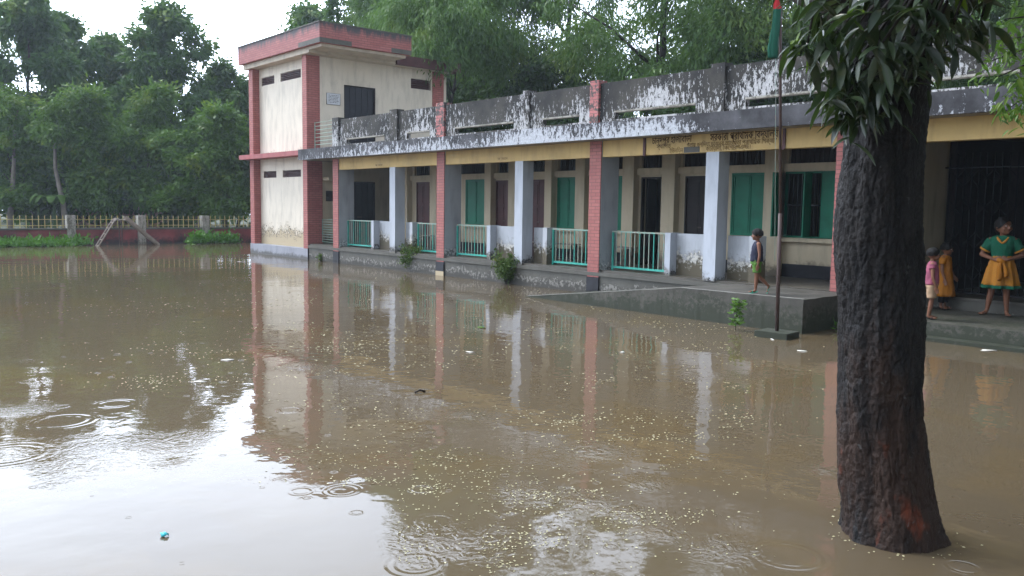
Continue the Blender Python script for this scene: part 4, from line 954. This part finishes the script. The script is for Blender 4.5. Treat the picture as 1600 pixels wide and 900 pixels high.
Cn = np.array(Cn); n = len(Cn); D = nrm(np.stack([rng.normal(size=n), rng.normal(size=n), rng.normal(size=n)*.05], 1))
dist = np.linalg.norm(Cn[:, :2]-np.array([0, -14.2]), axis=1); l = rng.uniform(.006, .019, (n, 1))*np.minimum(1+.16*np.maximum(dist[:, None]-4, 0), 3.2); wv = np.stack([-D[:, 1], D[:, 0], np.zeros(n)], 1)
V = np.stack([Cn, Cn+D*l*.5+wv*l*.32+np.array([0, 0, .003]), Cn+D*l, Cn+D*l*.5-wv*l*.28], 1).reshape(-1, 3); F = np.arange(4*n).reshape(n, 4)
tag(npmesh('floating_petals', V, F, 'petal'), 'scattered pale yellow petals and leaf bits drifting on the brown water', 'petals', kind='stuff')
def scrap(u, v, name, label, cat, mat, L1, L2, a, h=.012):
    p = onz(u, v); q = MB(); rr_ = random.Random(int(u*7+v)); n = 9; V = [(0, 0, h*1.3)]
    for k in range(n): t = 2*math.pi*k/n; r_ = rr_.uniform(.7, 1.1); V.append((L1*r_*math.cos(t), L2*r_*math.sin(t), rr_.uniform(.001, h)))
    V = [(x*math.cos(a)-y*math.sin(a), x*math.sin(a)+y*math.cos(a), z) for x, y, z in V]
    q.add(V, [(0, 1+k, 1+(k+1) % n) for k in range(n)]); o = q.build(name, mat, None, True); o.location = (p.x, p.y, .002)
    md = o.modifiers.new('thickness', 'SOLIDIFY'); md.thickness = .003; tag(o, label, cat)
scrap(257, 838, 'wrapper', 'crumpled cyan wrapper floating at the lower left', 'litter', 'cyan', .035, .025, .3, .02)
scrap(1545, 548, 'paper_scrap', 'white paper scrap floating in front of the entrance steps', 'litter', 'litter', .14, .06, .8)
scrap(1254, 549, 'paper_scrap', 'white scrap floating in front of the flagpole base', 'litter', 'litter', .08, .035, .7)
scrap(1207, 531, 'paper_scrap', 'thin pale scrap floating just below the flagpole base, left of it', 'litter', 'litter', .09, .02, -.6)
scrap(972, 551, 'dead_leaf', 'pale dead leaf floating alone in mid water below the ramp', 'leaf', 'litter', .05, .03, .2)
scrap(312, 597, 'dead_leaf', 'pale dead leaf floating left of the tower reflection', 'leaf', 'litter', .09, .035, .7)
scrap(355, 563, 'dead_leaf', 'pale dead leaf floating close to the tower reflection edge', 'leaf', 'litter', .10, .05, .7)
scrap(735, 551, 'dead_leaf', 'small pale dead leaf between the reflections of the second pillar and the middle column', 'leaf', 'litter', .07, .03, .7)
scrap(752, 512, 'dead_leaf', 'green leaf floating below the middle pale column', 'leaf', 'leafW', .10, .05, .2)
scrap(374, 409, 'dead_leaf', 'white speck of a leaf floating in front of the tower', 'leaf', 'litter', .12, .07, .2)
a_, b2 = onz(648, 615), onz(664, 613)
sk = MB().tube([(a_.x, a_.y, .012), ((a_.x+b2.x)/2, (a_.y+b2.y)/2, .03), (b2.x, b2.y, .01)], .012, 6).build('stick', 'stick', None, True); tag(sk, 'short dark stick floating in the middle of the water', 'stick')

# ================================================================== people
def remeshed(mb, name, mat, parent, vox, sm=6):
    me = bpy.data.meshes.new('tmp'); me.from_pydata(mb.v, [], mb.f); o = bpy.data.objects.new('tmp', me); COL.objects.link(o)
    r_ = o.modifiers.new('r', 'REMESH'); r_.mode = 'VOXEL'; r_.voxel_size = vox; r_.use_smooth_shade = True
    s_ = o.modifiers.new('s', 'SMOOTH'); s_.factor = .5; s_.iterations = sm
    bpy.context.view_layer.update(); dg = bpy.context.evaluated_depsgraph_get(); me2 = bpy.data.meshes.new_from_object(o.evaluated_get(dg))
    bpy.data.objects.remove(o); me2.materials.clear(); me2.materials.append(M[mat]); me2.name = name
    me2.polygons.foreach_set('use_smooth', [True]*len(me2.polygons))
    q = bpy.data.objects.new(name, me2); COL.objects.link(q); q.parent = parent; return q
def loft(rings, n=28, cap=False):
    """rings: (cx,cy,z,rx,ry,fold amplitude,fold count)"""
    m = MB(); V = []
    for (cx, cy, z, rx, ry, fa, fn) in rings:
        for j in range(n):
            a = 2*math.pi*j/n; k = 1+fa*math.sin(fn*a+.7)+fa*.4*math.sin(fn*1.7*a)
            V.append((cx+rx*k*math.cos(a), cy+ry*k*math.sin(a), z))
    F = [(i*n+j, i*n+(j+1) % n, (i+1)*n+(j+1) % n, (i+1)*n+j) for i in range(len(rings)-1) for j in range(n)]
    if cap: F.append(tuple(range((len(rings)-1)*n, len(rings)*n)))
    return m.add(V, F)
CREASE = bpy.data.textures.new('creases', 'CLOUDS'); CREASE.noise_scale = .07; CREASE.noise_depth = 3
def garment(m, name, mat, parent, th=.007):
    me = bpy.data.meshes.new(name); me.from_pydata(m.v, [], m.f); me.materials.append(M[mat])
    me.polygons.foreach_set('use_smooth', [True]*len(me.polygons)); o = bpy.data.objects.new(name, me); COL.objects.link(o); o.parent = parent
    ss = o.modifiers.new('smooth', 'SUBSURF'); ss.levels = 2; ss.render_levels = 2
    d_ = o.modifiers.new('creases', 'DISPLACE'); d_.texture = CREASE; d_.strength = .030; d_.mid_level = .5; d_.texture_coords = 'LOCAL'
    s_ = o.modifiers.new('thickness', 'SOLIDIFY'); s_.thickness = th; s_.offset = 1
    return o
def person(loc, rz, H, P, label, head=(0, 0), group=None, long_hair=False):
    """front is -Y; +X is the figure's left. P: joints as fractions of height"""
    o = root('person', loc, label, 'person', group); o.rotation_euler = (0, 0, rz)
    m = MB(); J = {k: Vector(v)*H for k, v in P.items()}
    h = H
    m.capsule((-.050*h, .0, .50*h), .062*h, (.050*h, 0, .50*h), .062*h)                       # pelvis
    m.capsule((0, .005*h, .52*h), .074*h, (0, .0, .64*h), .066*h); m.capsule((-.045*h, 0, .70*h), .058*h, (.045*h, 0, .70*h), .058*h)
    m.capsule((-.03*h, 0, .60*h), .058*h, (-.045*h, 0, .72*h), .055*h); m.capsule((.03*h, 0, .60*h), .058*h, (.045*h, 0, .72*h), .055*h)
    m.capsule((-.10*h, .008*h, .775*h), .034*h, (.10*h, .008*h, .775*h), .034*h)
    m.capsule((0, .008*h, .77*h), .036*h, (0, 0, .87*h), .030*h)
    for s, sx in (('L', 1), ('R', -1)):
        hip = Vector((sx*.052*h, 0, .49*h)); kn, an, toe = J[s+'knee'], J[s+'ankle'], J[s+'toe']
        m.capsule(hip, .056*h, kn, .034*h); m.capsule(kn, .033*h, an.lerp(kn, .6), .031*h); m.capsule(an.lerp(kn, .6), .031*h, an, .019*h)
        m.capsule(an, .020*h, an.lerp(toe, .2)+Vector((0, 0, -.012*h)), .020*h); m.capsule(an.lerp(toe, .1)+Vector((0, 0, -.01*h)), .018*h, toe, .013*h)
        d = (toe-an); d.z = 0; d = d.normalized() if d.length > 1e-4 else Vector((0, -1, 0)); sd_ = Vector((-d.y, d.x, 0))
        for k in range(5): b_ = toe+sd_*(k-2)*.0105*h*sx; m.capsule(b_-d*.012*h, .008*h, b_+d*(.016-.0025*k)*h, .0058*h, 8)
        m.capsule(toe-sd_*.018*h-d*.01*h, .012*h, toe+sd_*.018*h-d*.01*h, .012*h)
        sh = Vector((sx*.112*h, .008*h, .770*h)); el, wr = J[s+'elbow'], J[s+'wrist']
        m.capsule(sh, .032*h, el, .022*h); m.capsule(el, .023*h, el.lerp(wr, .35), .0225*h); m.capsule(el.lerp(wr, .35), .0225*h, wr, .0145*h)
        hd = J[s+'hand'].normalized(); pal = wr+hd*.045*h; side = J.get(s+'side', Vector((0, -1, 0))).normalized(); side = (side-hd*side.dot(hd)).normalized(); nr = hd.cross(side)
        for k in range(4):
            off = side*(k-1.5)*.0115*h; m.capsule(wr+off*.4, .0105*h, pal+off, .0095*h, 8)
            l1 = (.026, .030, .028, .022)[k]*h; bend = nr*(-.35 if sx > 0 else .35)
            k1 = pal+off+hd*l1*.8+bend*.006*h; m.capsule(pal+off, .0070*h, k1, .0062*h, 8); m.capsule(k1, .0062*h, k1+(hd+bend*.9).normalized()*l1*.8, .0050*h, 8)
        t0 = wr-side*.014*h+hd*.012*h; t1 = t0+(-side*.7+hd*.8).normalized()*.022*h; m.capsule(t0, .0090*h, t1, .0075*h, 8); m.capsule(t1, .0075*h, t1+(hd-side*.2)*.018*h, .0058*h, 8)
    # head: turned by head[0], pitched by head[1]
    rot = Matrix.Rotation(head[0], 3, 'Z') @ Matrix.Rotation(head[1], 3, 'X'); hc = Vector((0, -.008*h, .915*h)); hr = .082*h
    W_ = lambda x, y, z: hc+rot @ Vector((x*hr, y*hr, z*hr))
    m.ell(W_(0, .10, .15), (hr*.86, hr*1.0, hr*.92), 20, 14, rot)
    m.ell(W_(0, -.18, -.30), (hr*.66, hr*.74, hr*.72), 18, 12, rot)
    m.capsule(W_(0, -.70, -.72), hr*.20, W_(0, -.62, -.78), hr*.22)
    m.capsule(W_(0, -.90, .02), hr*.085, W_(0, -1.04, -.24), hr*.12); m.ell(W_(.10, -.96, -.30), (hr*.08,)*3); m.ell(W_(-.10, -.96, -.30), (hr*.08,)*3)
    m.capsule(W_(-.26, -.82, .20), hr*.10, W_(.26, -.82, .20), hr*.10)
    for sx in (-1, 1): m.ell(W_(sx*.86, .10, -.06), (hr*.09, hr*.16, hr*.23), 10, 8, rot); m.ell(W_(sx*.42, -.62, -.30), (hr*.24,)*3)
    body = remeshed(m, 'body', 'skin', o, .0052*h/1.1, 5)
    for sx in (-1, 1):
        e = MB().ell(W_(sx*.30, -.80, .04), (hr*.13, hr*.09, hr*.075), 12, 8, rot); garment_e = e.build('eye', 'eye', None, True); garment_e.parent = o
        i_ = MB().ell(W_(sx*.30, -.87, .04), (hr*.06, hr*.03, hr*.06), 10, 6, rot).build('iris', 'iris', None, True); i_.parent = garment_e
        b_ = MB().tube([W_(sx*.14, -.90, .22), W_(sx*.32, -.88, .28), W_(sx*.50, -.74, .22)], [hr*.02, hr*.03, hr*.015], 6).build('eyebrow', 'hair', None, True); b_.parent = o
    l_ = MB().tube([W_(-.22, -.83, -.55), W_(0, -.92, -.53), W_(.22, -.83, -.55)], [hr*.02, hr*.06, hr*.02], 8).build('mouth', 'lips', None, True); l_.parent = o
    # hair
    V = []; n = 30; mm = 16
    for i in range(mm+1):
        for j in range(n):
            th = 2*math.pi*j/n; fr = max(0, -math.sin(th)); lim_ = math.pi*(.66-.30*fr**2)
            if fr < .35: lim_ = math.pi*.64
            ph = lim_*i/mm; k = 1.11+.10*noise.noise(Vector((math.sin(ph)*math.cos(th)*4+H, math.sin(ph)*math.sin(th)*4, math.cos(ph)*4)))+.05*noise.noise(Vector((math.sin(ph)*math.cos(th)*13, math.sin(ph)*math.sin(th)*13+H, math.cos(ph)*9)))
            V.append(W_(.86*k*math.sin(ph)*math.cos(th), .08+1.02*k*math.sin(ph)*math.sin(th), .17+.95*k*math.cos(ph)))
    q = MB().add(V, [(i*n+j, i*n+(j+1) % n, (i+1)*n+(j+1) % n, (i+1)*n+j) for i in range(mm) for j in range(n)])
    if long_hair: q.capsule(W_(0, 1.0, .0), hr*.34, W_(0, 1.15, -.55), hr*.22)
    hh = q.build('hair', 'hair', None, True); hh.parent = o
    return o, J, W_, hr
def sleeve(J, s, H, t, r0, r1, mat, parent, trim=None):
    sx = 1 if s == 'L' else -1; sh = Vector((sx*.095*H, .008*H, .775*H)); el = J[s+'elbow']; e = sh.lerp(el, t)
    m = MB().tube([sh, sh.lerp(e, .5), e], [r0*H*1.08, r0*H*1.03, r1*H], 14, cap=False); garment(m, 'sleeve', mat, parent, .006)
    if trim: garment(MB().tube([e, e+(el-sh).normalized()*.018*H], [r1*H*1.04, r1*H*1.06], 14, cap=False), 'sleeve_trim', trim, parent, .006)
def sandals(J, mat, parent):
    for s in 'LR':
        an, toe = J[s+'ankle'], J[s+'toe']; d = (toe-an); d.normalize(); f = Vector((d.x, d.y, 0)).normalized(); sd_ = Vector((-f.y, f.x, 0)); up = d.cross(sd_)
        if up.z < 0: up = -up
        c = []; 
        q = MB(); base_ = an-Vector((0, 0, .030))-d*.012
        pts = [(-.03, .026), (.03, .028), (.08, .034), (.125, .034), (.15, .018)]
        V = [];
        for (t, w_) in pts: V += [base_+d*t-sd_*w_, base_+d*t+sd_*w_]
        V2 = [v-Vector((0, 0, .012)) for v in V]; k = len(V)
        q.add(V+V2, [(2*i, 2*i+1, 2*i+3, 2*i+2) for i in range(4)]+[(k+2*i, k+2*i+2, k+2*i+3, k+2*i+1) for i in range(4)]+[(2*i, 2*i+2, k+2*i+2, k+2*i) for i in range(4)]+[(2*i+1, k+2*i+1, k+2*i+3, 2*i+3) for i in range(4)]+[(0, k, k+1, 1), (8, 9, k+9, k+8)])
        a = base_+d*.07; q.tube([a-sd_*.034, a-sd_*.02+Vector((0, 0, .036)), a+sd_*.02+Vector((0, 0, .036)), a+sd_*.034], .006, 6)
        x = q.build('sandal', mat, None); x.parent = parent
# girl in green and yellow, hands joined at her waist
gp = onz(1559, 493, .275)
P = dict(Lknee=(.062, -.015, .27), Lankle=(.075, .01, .040), Ltoe=(.095, -.075, .014), Rknee=(-.070, -.005, .27), Rankle=(-.105, .015, .040), Rtoe=(-.155, -.055, .014),
         Lelbow=(.185, .02, .625), Lwrist=(.062, -.105, .585), Lhand=(-1, -.25, .05), Lside=(0, -.3, -1), Relbow=(-.185, .02, .625), Rwrist=(-.062, -.105, .580), Rhand=(1, -.25, .02), Rside=(0, -.3, -1))
o, J, W_, hr = person((gp.x, gp.y, .278), R(17), 1.64, P, 'girl in green top and yellow skirt with hands joined at waist on the steps', head=(R(42), R(-4)), long_hair=True)
H = 1.64
garment(loft([(0, 0, z*H, a*H, b_*H, f_, 5) for z, a, b_, f_ in [(.575, .092, .080, .01), (.62, .090, .078, .01), (.68, .102, .082, .005), (.73, .116, .084, 0), (.782, .126, .070, 0), (.812, .092, .056, 0), (.822, .056, .048, 0)]]), 'blouse', 'bottle', o)
for s in 'LR': sleeve(J, s, H, .62, .048, .047, 'bottle', o, 'saffron')
nk = MB().tube([(-.052*H, -.045*H, .812*H), (-.03*H, -.074*H, .775*H), (0, -.090*H, .735*H), (.03*H, -.074*H, .775*H), (.052*H, -.045*H, .812*H)], .011*H, 8); garment(nk, 'neck_trim', 'saffron', o, .002)
sk_ = [(0, 0, .615*H, .092*H, .082*H, .02, 7), (0, -.004*H, .56*H, .112*H, .100*H, .05, 7), (0, -.006*H, .47*H, .130*H, .112*H, .09, 7), (0, -.006*H, .38*H, .146*H, .124*H, .12, 7), (0, -.004*H, .315*H, .156*H, .130*H, .15, 7)]
skt = garment(loft(sk_, 64), 'skirt', 'saffron', o, .006)
garment(loft([(0, -.004*H, .316*H, .157*H, .131*H, .15, 7), (0, -.004*H, .285*H, .162*H, .134*H, .17, 7)], 64), 'skirt_hem', 'bottle', skt, .006)
kn_ = MB().capsule((-.02*H, -.118*H, .575*H), .022*H, (.02*H, -.12*H, .56*H), .020*H); kn_.tube([(0, -.125*H, .56*H), (-.012*H, -.145*H, .50*H), (.004*H, -.150*H, .43*H), (-.01*H, -.155*H, .36*H)], [.014*H, .022*H, .030*H, .020*H], 10)
kn_.tube([(.02*H, -.12*H, .56*H), (.05*H, -.135*H, .49*H), (.055*H, -.150*H, .40*H)], [.012*H, .020*H, .026*H], 10)
garment(kn_, 'tied_scarf', 'orange', skt, .002)
# little child in pink
tp = onz(1452, 499, .275)
P = dict(Lknee=(.05, -.02, .27), Lankle=(.05, .0, .045), Ltoe=(.055, -.09, .018), Rknee=(-.05, -.01, .27), Rankle=(-.05, .02, .045), Rtoe=(-.06, -.07, .018),
         Lelbow=(.150, .0, .60), Lwrist=(.145, -.05, .46), Lhand=(0, -.25, -1), Relbow=(-.150, .0, .60), Rwrist=(-.145, -.05, .46), Rhand=(0, -.25, -1))
H = 1.14
o, J, W_, hr = person((tp.x, tp.y, .285), R(118), H, P, 'small child in a pink top and beige shorts half hidden by the trunk', head=(R(5), 0))
garment(loft([(0, 0, z*H, a*H, b_*H, f_, 5) for z, a, b_, f_ in [(.49, .108, .092, .02), (.55, .104, .090, .01), (.64, .100, .084, .01), (.71, .108, .078, 0), (.775, .112, .058, 0), (.800, .080, .048, 0), (.812, .050, .042, 0)]]), 'top', 'pink', o)
for s in 'LR': sleeve(J, s, H, .35, .044, .042, 'pink', o)
def shorts(J, H, zt, kf, mat, o, r1=.058, extra=None):
    q = loft([(0, 0, zt*H, .094*H, .083*H, 0, 4), (0, 0, (zt-.06)*H, .110*H, .090*H, .01, 4), (0, 0, .455*H, .110*H, .088*H, .01, 4)]); sh_ = garment(q, 'shorts', mat, o, .006)
    for s, sx in (('L', 1), ('R', -1)):
        hip = Vector((sx*.054*H, 0, .485*H)); e = hip.lerp(J[s+'knee'], kf); garment(MB().tube([hip, hip.lerp(e, .5), e], [.060*H, .060*H, r1*H], 14, cap=False), 'shorts_leg', mat, sh_, .006)
shorts(J, H, .56, .85, 'beige', o); sandals(J, 'strap', o)
# child in the orange dress
P = dict(Lknee=(.05, -.02, .27), Lankle=(.05, .0, .045), Ltoe=(.055, -.09, .018), Rknee=(-.05, -.01, .27), Rankle=(-.05, .02, .045), Rtoe=(-.06, -.07, .018),
         Lelbow=(.150, -.02, .61), Lwrist=(.12, -.10, .50), Lhand=(0, -.6, -1), Relbow=(-.150, .0, .60), Rwrist=(-.145, -.05, .46), Rhand=(0, -.25, -1))
H = 1.17
o, J, W_, hr = person((-6.50, 1.45, .288), R(95), H, P, 'child in a long orange dress and dark trousers standing behind the small pink one', head=(R(8), R(8)))
garment(loft([(0, 0, z*H, a*H, b_*H, f_, 6) for z, a, b_, f_ in [(.20, .175, .155, .06), (.35, .150, .130, .05), (.48, .122, .108, .03), (.60, .098, .088, .01), (.68, .102, .084, 0), (.73, .112, .080, 0), (.775, .116, .062, 0), (.800, .083, .050, 0), (.812, .050, .042, 0)]], 40), 'dress', 'orange', o)
for s in 'LR': sleeve(J, s, H, .55, .045, .042, 'orange', o)
for s in 'LR': kn, an = J[s+'knee'], J[s+'ankle']; garment(MB().tube([kn+Vector((0, 0, .05)), kn.lerp(an, .5), an.lerp(kn, .25)], [.05*H, .046*H, .042*H], 12, cap=False), 'trouser_leg', 'blackcloth', o, .005)
sandals(J, 'strap', o)
# boy striding along the landing
bp_ = onz(1180, 457.5, .577)
P = dict(Lknee=(.052, .005, .265), Lankle=(.050, -.005, .048), Ltoe=(.055, -.095, .020), Rknee=(-.055, .035, .275), Rankle=(-.06, .215, .105), Rtoe=(-.06, .19, .020),
         Lelbow=(.155, .02, .60), Lwrist=(.15, .0, .45), Lhand=(0, -.15, -1), Relbow=(-.150, .02, .60), Rwrist=(-.145, -.03, .46), Rhand=(0, -.2, -1))
H = 1.09
o, J, W_, hr = person((bp_.x, bp_.y, .577), R(-48), H, P, 'boy in a dark sleeveless top and green shorts walking on the concrete landing', head=(R(-5), R(6)))
garment(loft([(0, .0, z*H, a*H, b_*H, f_, 5) for z, a, b_, f_ in [(.50, .108, .094, .02), (.56, .104, .090, .01), (.64, .100, .084, .01), (.71, .108, .078, 0), (.765, .110, .058, 0), (.795, .080, .048, 0), (.808, .050, .042, 0)]]), 'vest', 'navy', o)
shorts(J, H, .56, .72, 'lime', o, .062); sandals(J, 'sandal', o)

# ================================================================== rain haze
hz = MB().box(-134, 124, -134, 114, -1.8, 32).build('haze', 'land'); hm = bpy.data.materials.new('rain haze'); hm.use_nodes = True; t = hm.node_tree
t.nodes.remove(t.nodes['Principled BSDF']); pv = N(t, 'ShaderNodeVolumePrincipled'); pv.inputs['Color'].default_value = (.78, .90, 1, 1); pv.inputs['Density'].default_value = .00065; pv.inputs['Anisotropy'].default_value = .3
L(t, pv.outputs[0], t.nodes['Material Output'].inputs['Volume']); hz.data.materials[0] = hm; tag(hz, 'thin pale rain haze in the air', 'haze', kind='stuff')
